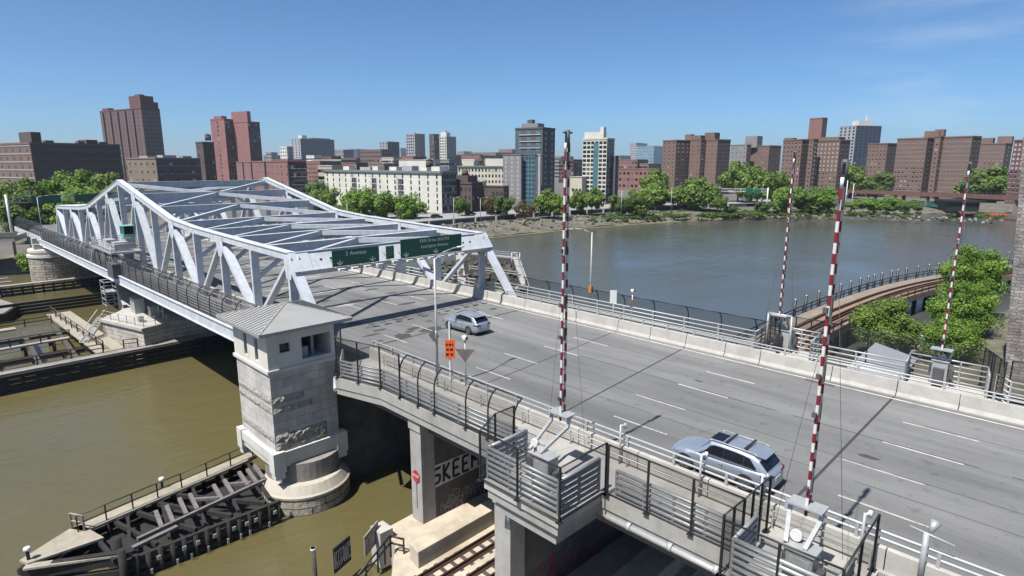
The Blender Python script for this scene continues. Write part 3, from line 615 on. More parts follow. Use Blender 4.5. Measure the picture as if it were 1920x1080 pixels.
# roof
EX0, EX1, EY0, EY1, EZ = 14.9, 21.7, 38.35, 46.1, 13.5; AP = (18.5,42.1,14.5)
b = MB(); c4 = [(EX0,EY0,EZ),(EX1,EY0,EZ),(EX1,EY1,EZ),(EX0,EY1,EZ)]; lo = [(x,y,z-.22) for x,y,z in c4]
V = [b.bm.verts.new(p) for p in c4]; L = [b.bm.verts.new(p) for p in lo]; ap = b.bm.verts.new(AP)
for i in range(4): b.bm.faces.new((V[i],V[(i+1)%4],ap)); b.bm.faces.new((L[i],L[(i+1)%4],V[(i+1)%4],V[i]))
b.bm.faces.new(L[::-1]); roof = b.build('roof', ROOF, tw)
b = MB()
for i in range(4): b.bar(c4[i], AP, .12, .08)
n_ = 17
for s_, X in ((0, EX0), (1, EX1)):
    for i in range(1, n_):
        y = EY0 + (EY1-EY0)*i/n_; t = 1-abs(y-AP[1])/((EY1-EY0)/2); t = max(0, min(1, t))
        b.bar((X, y, EZ+.02), (X+(AP[0]-X)*t, y, EZ+.02+(AP[2]-EZ)*t), .035, .07)
b.build('roof_seam', ROOF, tw)
b = MB(); b.box(TX0-.06,TX1+.06,TY0-.06,TY1+.06,13.1,13.28); b.build('eaves_band', DARKG, tw)
# stair lobby behind the tower, partly hidden
# ---------------------------------------------------------------- operator's cabin hung in the middle of the span
cb = thing('operator_cabin', 'small green operator cabin on a railed steel platform inside the middle of the truss', 'cabin', (19.6,101,12.4))
MINT = mat('mint_green_panel', (.22,.50,.40), .5, var=.08)
b = MB(); b.box(20.6,22.0,97.6,99.4,14.3,14.4); b.box(20.5,22.1,97.5,99.5,15.9,16.0); b.build('cabin_roof', MINT, cb)
b = MB()
for x in (20.65,21.95):
    for y in (97.7,98.5,99.3): b.box(x-.07,x+.07,y-.07,y+.07,14.4,15.9)
b.box(20.6,22.0,97.6,99.4,14.4,14.8); b.build('cabin_wall', MINT, cb)
b = MB(); b.box(20.7,21.9,97.75,99.25,14.8,15.9); b.build('cabin_window', GLASS, cb)
b = MB(); b.box(18.2,22.0,94.5,106.5,12.5,12.75); b.build('platform', GALV, cb)
b = MB()
for h in (.4,.75,1.1):
    b.path([(22,94.6,12.75+h),(18.3,94.6,12.75+h),(18.3,106.4,12.75+h),(22,106.4,12.75+h)],.05)
for y in range(0, 9): b.tube((18.3,94.6+y*1.475,12.75),(18.3,94.6+y*1.475,13.9),.04,n=5)
b.build('platform_railing', GALV_W, cb)
b = MB()
for y in (95.5,100,105): MB().bar((18.5,y,12.5),(21.8,y,10.2),.2).bar((18.5,y,12.5),(18.6,y-1.2,10.0),.2).build('support_bracket', DARKG, cb)
b.box(17.7,18.6,92.2,95.4,9.6,11.5); b.build('equipment_locker', DARKG, cb)
b = MB()
for i in range(9): b.box(18.4,19.3,106.6+i*.32,106.9+i*.32,12.6-i*.3,12.66-i*.3)
b.bar((18.4,106.5,12.6),(18.4,109.6,9.9),.08,.2); b.bar((19.3,106.5,12.6),(19.3,109.6,9.9),.08,.2); b.bar((18.4,106.5,13.6),(18.4,109.6,10.9),.06); b.build('access_stair', GALV_W, cb)
b = MB(); b.box(18.9,20.6,95.4,97.0,12.75,14.0).box(20.7,21.9,97.4,99.6,12.75,14.3); b.box(19.2,20.4,101.5,104,12.75,13.8); b.build('machinery_box', GALV_W, cb)
# ---------------------------------------------------------------- overhead road signs on the portal
def over_sign(name, label, x0, x1, z0, z1, lines, arrows):
    t = thing(name, label, 'road sign', ((x0+x1)/2, 47.0, z0), group=None)
    YS = 47.0
    MB().box(x0,x1,YS,YS+.06,z0,z1).build('panel', GREEN, t)
    b = MB(); w_ = .035
    for a, c, d, e in ((x0+.05,x1-.05,z0+.05,z0+.05+w_),(x0+.05,x1-.05,z1-.05-w_,z1-.05),(x0+.05,x0+.05+w_,z0+.05,z1-.05),(x1-.05-w_,x1-.05,z0+.05,z1-.05)): b.box(a,c,YS-.006,YS,d,e)
    b.build('border', GREEN, t)
    for s, x, z, sz in lines: textobj('lettering', s, sz, SIGNW, t, fr((x, YS-.004, z), (1,0,0), (0,0,1)), ext=.003, space=1.08, off=.004)
    for ax, az in arrows:
        b = MB(); y = YS-.008
        b.box(ax-.045,ax+.045,y,y+.006,az-.02,az+.34)
        for s in (-1,1): b.bar((ax,y+.003,az-.1),(ax+s*.27,y+.003,az+.16),.006,.1,up=(0,0,1))
        b.build('arrow', SIGNW, t)
    b = MB()
    x = x0+.4
    while x < x1-.2:
        b.bar((x,YS+.06,z0+.5),(x,48.2,z0+.5),.06); b.bar((x,YS-.75,z0-.12),(x,48.0,z0-.12),.05); x += 1.25
    b.bar((x0,YS+.1,z0+.05),(x1,YS+.1,z0+.05),.05); b.build('bracket', GALV, t)
    b = MB(); x = x0+.4
    while x < x1-.2:
        b.box(x-.3,x+.3,YS-1.0,YS-.68,z0-.22,z0-.06); x += 1.25
    b.build('sign_lamp', WHITE, t)
    return t
over_sign('overhead_sign', 'green overhead road sign reading 2 Avenue with two down arrows, leftmost on the portal', 25.0, 29.65, 15.75, 17.15, [('2 Avenue', 27.3, 16.78, .5)], [(25.7,15.95),(28.95,15.95)])
over_sign('overhead_sign', 'narrow green plate between the two wide overhead road signs', 30.4, 31.25, 15.85, 17.05, [], [])
ls = bpy.data.objects['overhead_sign.001']
b = MB()
for i, (a, c) in enumerate(((-.3,.3),(-.24,.26),(-.32,.24),(-.2,.28))):
    x = 30.82+a
    while x < 30.82+c: b.box(x,x+.07,46.985,46.995,16.9-i*.24,16.97-i*.24); x += .1
b.build('lettering', mat('faded_lettering',(.25,.4,.3),.6), ls)
over_sign('overhead_sign', 'widest green overhead road sign reading FDR Drive SOUTH and Lexington Avenue, rightmost on the portal', 32.0, 39.4, 15.75, 17.5, [('FDR Drive SOUTH', 36.0, 17.17, .42), ('Lexington Avenue', 36.0, 16.63, .42)], [(32.6,15.95),(36.1,15.95)])
# ---------------------------------------------------------------- gate machines with raised striped arms
def gate(label, x, y, zt, ztop, px, py, side, glabel='grey'):
    """x,y,zt: foot of the arm; px,py: cabinet position; side=+1 when the road lies at +X"""
    t = thing('barrier_gate', label, 'barrier gate', (px, py, 10.2), group='raised red and white bridge gates')
    s = side
    b = MB(); b.box(px-.36,px+.36,py-.44,py+.44,10.2,11.7); b.box(px-.42,px+.42,py-.5,py+.5,11.7,11.78); b.build('cabinet', GALV, t, bevel=.02)
    b = MB(); b.box(px-.375,px-.36,py-.34,py+.34,10.5,11.5) if s > 0 else b.box(px-.375,px-.36,py-.34,py+.34,10.5,11.5)
    b.build('cabinet_door', GALV_W, t)
    b = MB()
    for yy in (y-.52, y+.52):
        b.bar((px-.2*s,yy*.6+py*.4,11.8),(x-.25*s,yy,12.35),.14,.12); b.bar((x-.25*s,yy,12.3),(x-.1*s,yy,zt+.02),.14,.12)
        b.bar((px+.2*s,yy*.6+py*.4,10.2),(px+.2*s,yy*.6+py*.4,11.9),.1)
    b.bar((x-.1*s,y-.58,zt),(x-.1*s,y+.58,zt),.3,.12); b.box(x-.42,x+.28,y-.6,y+.6,zt+.04,zt+.1); b.bar((px+.3*s,y-.5,11.95),(px+.3*s,y+.5,11.95),.08)
    b.build('frame', GALV, t)
    b = MB()
    for k_ in range(5): b.path([(px-.2*s+.1*k_*s,py-.5,10.6+.1*k_),(px-.3*s+.1*k_*s,py-.62,10.4),(px+.2*s,py-.75-.05*k_,10.16)],.022,5)
    b.box(px-.15,px+.2,py-.72,py-.5,10.7,11.15); b.box(px+.1*s-.1,px+.1*s+.1,py+.5,py+.62,10.8,11.4); b.build('conduit', DARKG, t)
    b = MB(); b.tube((px+.05*s,y-.05,12.02),(px+.2*s,y-.05,12.02),.2,n=16); b.build('drive_wheel', WHITE, t)
    b = MB(); b.box(px+.3*s-.4,px+.3*s+.4,y-.3,y+.3,10.2,11.3); b.build('counterweight', DARKG, t)
    # arm: two tapering tubes with alternating stripes
    L = ztop-zt; n_ = 34
    W = []; Rr = []
    bw, brd = MB(), MB()
    for q, off in ((0, -.145), (1, .145)):
        for i in range(n_):
            a = i/n_; c = (i+1)/n_
            pa = (x+off*(1-.2*a), y, zt-.3+L*a+.3*a); pc = (x+off*(1-.2*c), y, zt-.3+L*c+.3*c)
            (bw if (i+q) % 2 else brd).tube(pa, pc, .058, n=8, cap=(i == n_-1))
    arm = brd.build('arm', RED, t); bw.build('white_stripe', WHITE, arm)
    b = MB()
    for i in range(0, n_, 2): a = i/n_; b.tube((x-.13,y,zt+L*a),(x+.13,y,zt+L*a),.025,n=5)
    b.build('cross_tie', GALV, arm)
    me = None
    for f in (.06,.30,.42,.62,.93):
        if me is None: me = MB().box(-.30,-.16,.02,.16,-.02,.14).box(-.14,-.02,-.06,.10,-.1,.5).mesh('arm_lamp', DARKG)
        obj('arm_lamp', me, t, (x-px, y-py-.05, zt+L*f-10.2))
    b = MB(); b.tube((x,y,ztop-.2),(x,y,ztop+.55),.11,n=8); b.box(x-.28,x+.28,y-.05,y+.05,ztop+.4,ztop+.47); b.build('arm_tip', DARKG, t)
    b = MB()
    for yy, f in ((y-1.2,.86),(y+1.2,.6)): b.tube((x+.3*s,yy,11.0),(x,y,zt+L*f),.008,n=4)
    b.build('stay_wire', DARKG, t)
    return t
gate('tall raised red and white gate arm over the nearest railed platform, left of centre', 20.6, 17.35, 12.8, 25.3, 18.5, 16.5, 1)
gate('raised red and white gate arm rising from the bottom edge beside the larger silver car', 20.9, 6.3, 12.65, 24.0, 19.75, 5.95, 1)
gate('far raised red and white gate arm at the start of the curved railway trestle', 46.6, 17.5, 12.9, 24.8, 47.2, 17.0, -1)
gate('far raised red and white gate arm in front of the tall green tree', 46.6, 7.0, 12.5, 24.0, 46.9, 7.0, -1)
b = MB(); b.path([(46.6,18.4,10.1),(46.6,18.4,13.0),(46.6,16.6,13.0),(46.6,16.6,10.1)],.09,6)
tag(b.build('pipe_frame', GALV_W), 'square white pipe frame round the foot of the far gate by the trestle', 'frame')
# ---------------------------------------------------------------- light poles and small signs
def lamp(label, x, y, z0, z1, arm, ydir=.35, name='street_lamp', group='slim grey street lamps', double=False, m=GALV_W, r=.1):
    t = thing(name, label, 'street lamp', (x,y,z0), group=group)
    MB().tube((x,y,z0),(x,y,z1),r,r*.62,n=10).box(x-.16,x+.16,y-.16,y+.16,z0,z0+.25).build('pole', m, t)
    for s in ((1,-1) if double else (1,)):
        b = MB(); a = arm*s
        b.path([(x,y,z1-.1),(x+a*.35,y+ydir*.35,z1+.25),(x+a*.75,y+ydir*.75,z1+.38),(x+a,y+ydir,z1+.38)], .045, 6); b.build('bracket_arm', m, t)
        b = MB(); b.loft([[(x+a*(.95+.0*k)+math.copysign(k*.3,a), y+ydir+q*.11*f, z1+.38+p*.07*f) for q,p in ((-1,0),(-.6,1),(.6,1),(1,0),(.5,-.8),(-.5,-.8))] for k, f in ((0,.5),(.5,1),(1.6,1),(2.2,.6))], smooth=True); b.build('lamp_head', WHITE, t)
    return t
lamp('tall slim single-armed street lamp standing on the near parapet by the orange sign', 22.95, 30.05, 10.0, 18.6, 2.6, .8)
lamp('tall slim street lamp with a single arm standing at the far railing against the water', 45.4, 35.0, 10.0, 18.1, -1.9, 1.2)
lamp('distant grey street lamp beside the walkway at the far end of the truss', 20.3, 170.0, 8.4, 17.3, 4.0, .5)
def smallsign(name, label, x, y, z0, ztop):
    t = thing(name, label, 'sign', (x,y,z0)); MB().tube((x,y,z0),(x,y,ztop),.045,n=8).build('post', GALV, t); return t
t = smallsign('diamond_sign', 'small dark diamond sign seen from behind on the near street lamp pole', 22.80, 29.9, 13.2, 13.95)
b = MB(); b.bar((22.72,29.55,13.58),(22.72,30.1,14.03),.03,.0) if 0 else None
c_ = Vector((22.75,30.05,13.6)); e1 = Vector((0.25,-.97,0)).normalized()
V = [c_+e1*.42, c_+Vector((0,0,.42)), c_-e1*.42, c_-Vector((0,0,.42))]; nn = Vector((-.97,-.25,0))*.02
b.loft([[v-nn for v in V],[v+nn for v in V]]); b.build('sign_plate', DARKG, t)
t = smallsign('work_zone_sign', 'upright orange sign on a white post on the near parapet', 22.9, 28.62, 10.9, 14.6)
bpy.data.objects.remove([o for o in t.children if o.name.startswith('post')][0])
MB().box(22.86,22.94,28.56,28.68,10.9,14.75).build('post', WHITE, t)
e1 = Vector((.72,-.70,0)); c_ = Vector((22.9,28.6,13.0)); n1 = Vector((-.70,-.72,0))
def plate(b, c, e, n, w_, h_, th=.02, off=0):
    c = c+n*off; b.loft([[c+e*a*w_/2+Vector((0,0,b_*h_/2))+n*k for a,b_ in ((-1,-1),(1,-1),(1,1),(-1,1))] for k in (0, th)])
b = MB(); plate(b, c_, e1, n1, .62, 1.22, off=.05); b.build('sign_plate', ORANGE, t)
b = MB()
for dz, segs in ((.3,((-.2,.12),(0,.16),(.16,.08))),(-.02,((-.16,.14),(.08,.2))),(-.34,((-.18,.2),(.1,.16)))):
    for u, w_ in segs: plate(b, c_+e1*u+Vector((0,0,dz)), e1, n1, w_, .15, .004, off=.072)
b.build('lettering', BLACK, t)
def tri_sign(label, x, y, ztop, z0, zc, r, m):
    t = thing('triangular_sign', label, 'sign', (x,y,z0)); MB().tube((x,y,z0),(x,y,ztop),.05,n=8).build('post', GALV, t)
    b = MB(); e = Vector((.62,-.78,0)); n = Vector((-.78,-.62,0)); c = Vector((x,y,zc))+n*.06
    V = [c-e*r+Vector((0,0,.3)), c+e*r+Vector((0,0,.3)), c+Vector((0,0,-.75*r*1.15))]
    b.loft([[v for v in V],[v+n*.02 for v in V]]); b.build('sign_plate', m, t)
    b = MB(); b.tube((x,y,ztop),(x-.1,y,ztop+.28),.13,n=10); b.tube((x-.14,y-.08,ztop+.16),(x-.2,y-.12,ztop+.16),.09,n=10); b.build('signal_head', WHITE, t)
    b = MB(); b.tube((x+.0,y-.14,ztop+.16),(x+.02,y-.2,ztop+.16),.09,n=10); b.build('signal_lens', BLACK, t)
    return t
BR = mat('bare_metal_sign_back', (.16,.13,.11), .6, var=.2)
tri_sign('brown-backed triangular sign with a small signal on top, on the near parapet', 22.95, 27.2, 13.85, 10.9, 13.0, .62, BR)
tri_sign('small triangular sign with a white camera on top at the far railing', 45.0, 29.95, 13.1, 10.1, 12.15, .5, BR)
t = thing('blank_sign', 'tall blank white sign plate on a post at the far railing', 'sign', (45.0,32.0,10.1)); MB().tube((45,32,10.1),(45,32,12.8),.05).build('post', WHITE, t)
b = MB(); plate(b, Vector((44.95,32.0,12.4)), Vector((.62,-.78,0)), Vector((-.78,-.62,0)), .62, 1.25, .03); b.build('sign_plate', WHITE, t)
t = thing('junction_box', 'orange-yellow box strapped to the far street lamp pole', 'box', (45.4,34.9,12)); b = MB(); b.box(45.25,45.55,34.8,35.15,12.3,12.95); b.build('box', mat('ochre_paint',(.45,.2,.03),.6), t)
# posts with small cameras on the near parapet
for i, (y, lab) in enumerate(((15.5,'grey camera pole on the near parapet just left of the larger silver car'),(11.3,'thin grey camera pole in front of the front wheel of the larger silver car'),(8.65,'thick grey camera pole in front of the rear wheel of the larger silver car'),(4.95,'grey pole with a bent camera just right of the bottom gate'))):
    t = thing('camera_pole', lab, 'pole', (22.75,y,10.1)); b = MB(); b.tube((22.75,y,10.1),(22.75,y,12.15),.05,n=8); b.build('pole', GALV_W, t)
    b = MB(); b.tube((22.75,y,12.1),(22.95,y-.12,12.1),.05,n=6); b.tube((22.95,y-.12,11.95),(22.95,y-.12,12.2),.07,n=8); b.build('camera', WHITE if i % 2 else GALV, t)
t = thing('floodlight_pole', 'grey pole with a round wire-guarded floodlight at the bottom right edge', 'pole', (22.8,3.1,10.1)); b = MB(); b.tube((22.8,3.1,10.1),(22.8,3.1,12.2),.09,n=8); b.tube((22.8,3.6,12.25),(22.8,2.3,12.1),.035,n=6); b.build('pole', GALV_W, t)
b = MB(); b.tube((22.8,3.0,12.3),(23.05,2.92,12.6),.07,.17,n=14); b.build('floodlight', GALV, t)
# ---------------------------------------------------------------- cars
PAINT = mat('silver_car_paint', (.48,.53,.61), .30, metal=.6, var=.03, scale=1)
PAINT.node_tree.nodes['Principled BSDF'].inputs['Coat Weight'].default_value = .6
TYRE = mat('tyre_rubber', (.015,.015,.016), .85, var=.1); RIM = mat('alloy_rim', (.5,.5,.52), .3, metal=.9, var=.05)
TAIL = mat('tail_light', (.09,.008,.01), .2, var=0); LENS = mat('clear_lamp', (.6,.62,.65), .1, var=0); TRIMB = mat('black_plastic', (.02,.02,.022), .6, var=.1)
def lerp_tab(tab, x):
    for (a, p), (b_, q) in zip(tab, tab[1:]):
        if a <= x <= b_:
            t = (x-a)/(b_-a); t = t*t*(3-2*t) if len(tab) < 0 else t; return p+(q-p)*t
    return tab[0][1] if x < tab[0][0] else tab[-1][1]
def car(label, loc, rz, L=4.95, W=1.93, H=1.73, wr=.37, roofbox=True, group='silver cars on the open road', paint=None):
    paint = paint or PAINT
    t = thing('car', label, 'car', loc, rz, group)
    hw_ = W/2; fx, rx = L/2-.93, -L/2+1.08          # wheel x (front = +x)
    xs = sorted(set([round(-L/2 + L*i/66, 3) for i in range(67)]))
    deck = [(-L/2,.86),(-L/2+.05,1.02),(-L/2+.3,1.10),(-.2*L,1.08),(.12*L,1.03),(L/2-1.45,1.06),(L/2-.9,1.03),(L/2-.4,.95),(L/2-.12,.86),(L/2,.72)]
    plan = [(-L/2,.66),(-L/2+.06,.80),(-L/2+.25,.93),(-L/2+.6,.985),(-.8,1.0),(.9,.985),(fx,1.0),(L/2-.5,.95),(L/2-.2,.83),(L/2-.06,.68),(L/2,.55)]
    rings = []
    for x in xs:
        w_ = hw_*lerp_tab(plan, x); d = lerp_tab(deck, x)
        zb = .24 if abs(x) < L/2-.25 else .24 + (.12 if x < 0 else .08)*(abs(x)-(L/2-.25))/.25
        arch = zb
        flare = 0
        for wx in (fx, rx):
            q = (wr+.07)**2-(x-wx)**2
            if q > 0: arch = max(arch, wr+math.sqrt(q))
            flare = max(flare, max(0, 1-abs(x-wx)/(wr+.28)))
        lo_ = arch; mid = max(arch+.02, .62); wo = w_ + .02*flare
        half = [(0,zb),(w_*.80,zb),(wo*.985,lo_),(wo,max(lo_+.012,.50)),(wo*1.0,max(lo_+.024,.70)),(w_*.975,max(lo_+.036,d-.16)),(w_*.93,d-.045 if d-.045 > lo_+.05 else lo_+.05),(w_*.80,max(d,lo_+.06)),(0,max(d,lo_+.06)+.025)]
        rings.append([(x,-y,z) for y,z in half] + [(x,y,z) for y,z in reversed(half[1:-1])])
    b = MB(); b.loft(rings, smooth=True); body = b.build('body', paint); body.parent = t
    # greenhouse
    ws, we = L/2-1.38, -L/2+.16
    roof = [(we,1.10),(we+.44,H-.20),(we+.72,H-.08),(we+1.5,H-.01),(-.1,H),(.45,H-.03),(ws-.62,H-.10),(ws,1.06)]
    xs2 = sorted(set([we+(ws-we)*i/34 for i in range(35)]+[p[0] for p in roof]))
    def gh(x, off=0):
        zt_ = lerp_tab(roof, x); zb = 1.0; bw = hw_*lerp_tab(plan, x)*.93; f = max(0, (zt_-zb)/(H-zb)); tw_ = bw*(1-.20*f)
        return [(0,zb),(bw,zb+.02),(bw*.985,zb+(zt_-zb)*.25),(bw+(tw_-bw)*.8,zb+(zt_-zb)*.80),(tw_*.95,zb+(zt_-zb)*.95),(tw_*.82,zt_),(0,zt_+.02*f)]
    rings = []
    for x in xs2:
        h_ = gh(x); rings.append([(x,-y,z) for y,z in h_] + [(x,y,z) for y,z in reversed(h_[1:-1])])
    b = MB(); b.loft(rings, smooth=True); r_ = b.build('roof', paint); r_.parent = t
    def side_pt(x, s, v, off=.012):               # v 0..1 belt to roof edge
        h_ = gh(x); a = h_[2]; c = h_[3]; y = a[0]+(c[0]-a[0])*v; z = a[1]+(c[1]-a[1])*v; return (x, s*(y+off), z)
    def panel(name, pts, m, s):
        b = MB(); b.bm.faces.new([b.bm.verts.new(p) for p in (pts if s > 0 else pts[::-1])]); o = b.build(name, m, fix=False); o.parent = t; return o
    for s in (-1, 1):
        bounds = [(ws-.30, ws-1.36), (ws-1.39, ws-2.29), (ws-2.32, we+.55)]
        for i, (x1, x0) in enumerate(bounds):
            k = 8; up = []; dn = []
            for j in range(k+1):
                x = x1+(x0-x1)*j/k
                v1 = 1.0
                if i == 0: v1 = min(1, .05+j/k*2.2) if j/k < .5 else 1
                if i == 2: v1 = 1 if j/k < .45 else max(.25, 1-(j/k-.45)*1.35)
                up.append(side_pt(x, s, v1)); dn.append(side_pt(x, s, .0 if i < 2 else .0+.0*j))
            b = MB(); U = [b.bm.verts.new(p) for p in up]; Dn = [b.bm.verts.new(p) for p in dn]
            for j in range(k):
                try: b.bm.faces.new((Dn[j],Dn[j+1],U[j+1],U[j]))
                except Exception: pass
            o = b.build('side_window', GLASS); o.parent = t
    for s in (-1, 1):                                # black surround joining the side windows
        k = 24; xa, xb_ = ws-.22, we+.50; U = []; Dn = []; b = MB()
        for j in range(k+1):
            x = xa+(xb_-xa)*j/k; v1 = 1.04 if .25 < j/k < .80 else (.1+j/k*3.8 if j/k <= .25 else max(.15, 1.04-(j/k-.8)*4.2)); U.append(b.bm.verts.new(side_pt(x,s,v1,.006))); Dn.append(b.bm.verts.new(side_pt(x,s,-.05,.006)))
        for j in range(k): b.bm.faces.new((Dn[j],Dn[j+1],U[j+1],U[j]))
        o = b.build('window_surround', TRIMB); o.parent = t
    def cross(x, off, v0=.9, wfac=.86):
        h_ = gh(x); return [( x+off[0], y*wfac, h_[5][1]+off[1]) for y in (-h_[5][0]*1.12, -h_[5][0]*.5, 0, h_[5][0]*.5, h_[5][0]*1.12)]
    for nm, xa, xb_, off in (('windshield', ws-.08, ws-.60, (.012,.02)), ('rear_window', we+.05, we+.42, (-.016,.02))):
        b = MB(); rows_ = []
        for j in range(5):
            x = xa+(xb_-xa)*j/4; h_ = gh(x); wd = (h_[3][0]*.93)
            rows_.append([b.bm.verts.new((x+off[0]-(.05*(q/wd if wd else 0)**2 if nm == 'windshield' else -.03*(q/wd)**2)*.5, q, lerp_tab(roof,x)+off[1]+.02*(1-abs(q)/wd)-.02)) for q in [wd*k/4 for k in range(-4,5)]])
        for A, B in zip(rows_, rows_[1:]):
            for i in range(8): b.bm.faces.new((A[i],A[i+1],B[i+1],B[i]))
        o = b.build(nm, GLASS); o.parent = t
    if roofbox:
        b = MB(); b.box(-.05,.55,-.42,.42,H+.004,H+.016); o = b.build('sunroof', GLASS); o.parent = t
        for x in (-.25,-1.15): o = MB().bar((x,-.62,H+.10),(x,.62,H+.10),.09,.035).build('crossbar', TRIMB); o.parent = t
    b = MB()
    for s in (-1,1): b.path([(.55,s*.66,H-.03),(.35,s*.66,H+.06),(-1.6,s*.66,H+.03),(-1.8,s*.66,H-.06)],.025,6)
    o = b.build('roof_rail', GALV_W); o.parent = t
    b = MB(); b.loft([[(we+.22,-.58,H-.12),(we+.22,.58,H-.12),(we+.22,.58,H-.10),(we+.22,-.58,H-.10)],[(we+.75,-.62,H-.09),(we+.75,.62,H-.09),(we+.75,.62,H-.05),(we+.75,-.62,H-.05)]]); o = b.build('spoiler', paint); o.parent = t
    for s in (-1,1):
        for wx in (fx, rx):
            y = s*(hw_-.13)
            b = MB(); b.tube((wx,y-.12,wr),(wx,y+.12,wr),wr,n=28)
            wh = b.build('wheel', TYRE); wh.parent = t
            b = MB(); ys_ = y+s*.123
            b.tube((wx,ys_-s*.01,wr),(wx,ys_,wr),wr*.70,n=24); o = b.build('rim_dish', TRIMB); o.parent = wh
            b = MB()
            for k in range(5):
                a = 2*math.pi*k/5+.3; b.bar((wx,ys_+s*.008,wr),(wx+math.cos(a)*wr*.68,ys_+s*.008,wr+math.sin(a)*wr*.68),.075,.02,up=(0,1,0))
            for k in range(24):
                a = 2*math.pi*k/24; c = 2*math.pi*(k+1)/24; b.bar((wx+math.cos(a)*wr*.70,ys_+s*.006,wr+math.sin(a)*wr*.70),(wx+math.cos(c)*wr*.70,ys_+s*.006,wr+math.sin(c)*wr*.70),.03,.03,up=(0,1,0))
            o = b.build('rim', RIM); o.parent = wh
        # dark arch filler
        b = MB(); b.loft([[(L/2-.12,s*hw_*.50,.66),(L/2-.12,s*hw_*.50,.76),(L/2-.5,s*hw_*.935,.86),(L/2-.5,s*hw_*.935,.78)],[(L/2-.08,s*hw_*.50,.66),(L/2-.08,s*hw_*.50,.76),(L/2-.48,s*hw_*.965,.86),(L/2-.48,s*hw_*.965,.78)]]); o = b.build('headlight', LENS); o.parent = t
        b = MB(); b.loft([[(-L/2-.005,s*hw_*.42,.86),(-L/2-.005,s*hw_*.42,.94),(-L/2+.02,s*hw_*.82,1.0),(-L/2+.02,s*hw_*.82,.84)],[(-L/2+.06,s*hw_*.42,.86),(-L/2+.06,s*hw_*.42,.94),(-L/2+.42,s*hw_*.975,.99),(-L/2+.42,s*hw_*.975,.90)]]); o = b.build('tail_light', TAIL); o.parent = t
        b = MB(); b.box(ws-.62,ws-.44,s*(hw_*.93),s*(hw_*.93+.2),1.06,1.2); o = b.build('mirror', paint); o.parent = t; m_ = o.modifiers.new('b','BEVEL'); m_.width = .04; m_.segments = 2
    b = MB(); b.box(-L/2+.3,L/2-.3,-hw_*.76,hw_*.76,.22,.5); b.box(-L/2+.02,-L/2+.2,-hw_*.72,hw_*.72,.30,.46); b.box(L/2-.16,L/2-.03,-.5,.5,.34,.62); o = b.build('lower_trim', TRIMB); o.parent = t
    for s in (-1,1):
        b = MB()
        for x in (ws-.42, ws-1.38, ws-2.31): y_ = s*hw_*lerp_tab(plan, x); b.box(x-.008,x+.008,y_-.006,y_+.006,.42,.90)
        b.box(ws-2.31,ws-.42,s*(hw_*.985)-.006,s*(hw_*.985)+.01,.40,.42); o = b.build('door_seam', TRIMB); o.parent = t
    b = MB(); b.box(-L/2-.016,-L/2+.03,-.26,.26,.62,.78); o = b.build('number_plate', WHITE); o.parent = t
    b = MB()
    for s in (-1,1):
        for x in (ws-.95, ws-1.85): b.box(x-.42,x-.26,s*(hw_*.985)-.012,s*(hw_*.985)+.012,.86,.89)
    o = b.build('door_handle', paint); o.parent = t
    return t
car('larger silver car with black roof bars in the nearest lane, bottom right', (25.72,11.6,10.01), R(91.0), H=1.75)
car('smaller silver car in the middle lanes near the truss', (33.45,39.45,10.01), R(92), L=4.6, W=1.82, H=1.68, wr=.35, roofbox=False)
# ---------------------------------------------------------------- fender in front of the gatehouse (timber dolphin)
def railing(name, label, pts, h=1.05, m=BLACK, rails=(1.05,.55), gap=2.2, r=.035):
    return pipe_rail(name, label, [pts], rails, r=r, m=m, maxgap=gap, pr=r*1.1)
tf = thing('timber_fender', 'long wedge-shaped dark timber fender with a plank walkway beside the round tower pier', 'fender', (8,41.5,0))
b = MB(); b.prism([(1.6,42.2),(1.9,41.5),(5.6,41.3),(4.9,43.9),(4.3,43.9)],1.75,1.9); b.build('end_deck', PLANK, tf)
b = MB(); b.prism([(4.3,43.9),(4.9,42.9),(10.6,44.0),(16.6,45.2),(16.4,46.3),(10.2,45.1)],1.75,1.9); b.build('plank_walkway', PLANK, tf)
b = MB()
for z in (.2,.75,1.3): 
    b.bar((1.5,41.9,z),(4.2,44.0,z),.3,.35); b.bar((4.2,44.1,z),(16.6,46.4,z),.3,.35)
    b.bar((5.9,38.6,z),(15.3,38.2,z+.2),.28,.3)
b.bar((1.6,41.7,1.35),(6.0,38.9,1.55),.35,.8); b.bar((1.6,41.6,.5),(6.0,38.8,.6),.3,.5)
for i in range(5): b.bar((5.6+i*2.2,38.6-.03*i,1.65),(5.2+i*1.25,43.6+.2*i,1.55),.22,.28)
for i in range(5): b.bar((6.4+i*2.1,38.7,1.7),(7.4+i*2.1,43.8+.3*i,1.6),.18,.2)
b.build('timber_frame', TIMBER_D, tf)
FADED = mat('faded_grey_timber', (.17,.15,.145), .9, var=.25, scale=3)
MB().prism([(5.0,43.4),(6.0,39.0),(15.4,38.6),(16.3,45.0)],-.5,.75).build('crib_fill', TIMBER_D, tf)
b = MB()
for i, (x, y) in enumerate(((8.4,40.6),(9.1,40.8),(10.0,41.2),(10.7,41.3),(12.3,41.4),(13.1,41.6),(14.3,42.0),(14.9,42.0),(15.5,42.2))):
    b.bar((x,y-.9,1.95),(x+.25,y+1.4,2.0),.24,.22)
b.bar((7.0,39.6,1.9),(15.6,41.0,2.0),.22,.22); b.bar((10.9,41.8,2.0),(12.2,40.8,2.0),.2,.2); b.bar((13.3,42.2,2.0),(14.6,41.3,2.0),.2,.2); b.bar((6.6,39.1,1.75),(9.2,39.5,1.8),.3,.2)
b.build('grey_beam', FADED, tf)
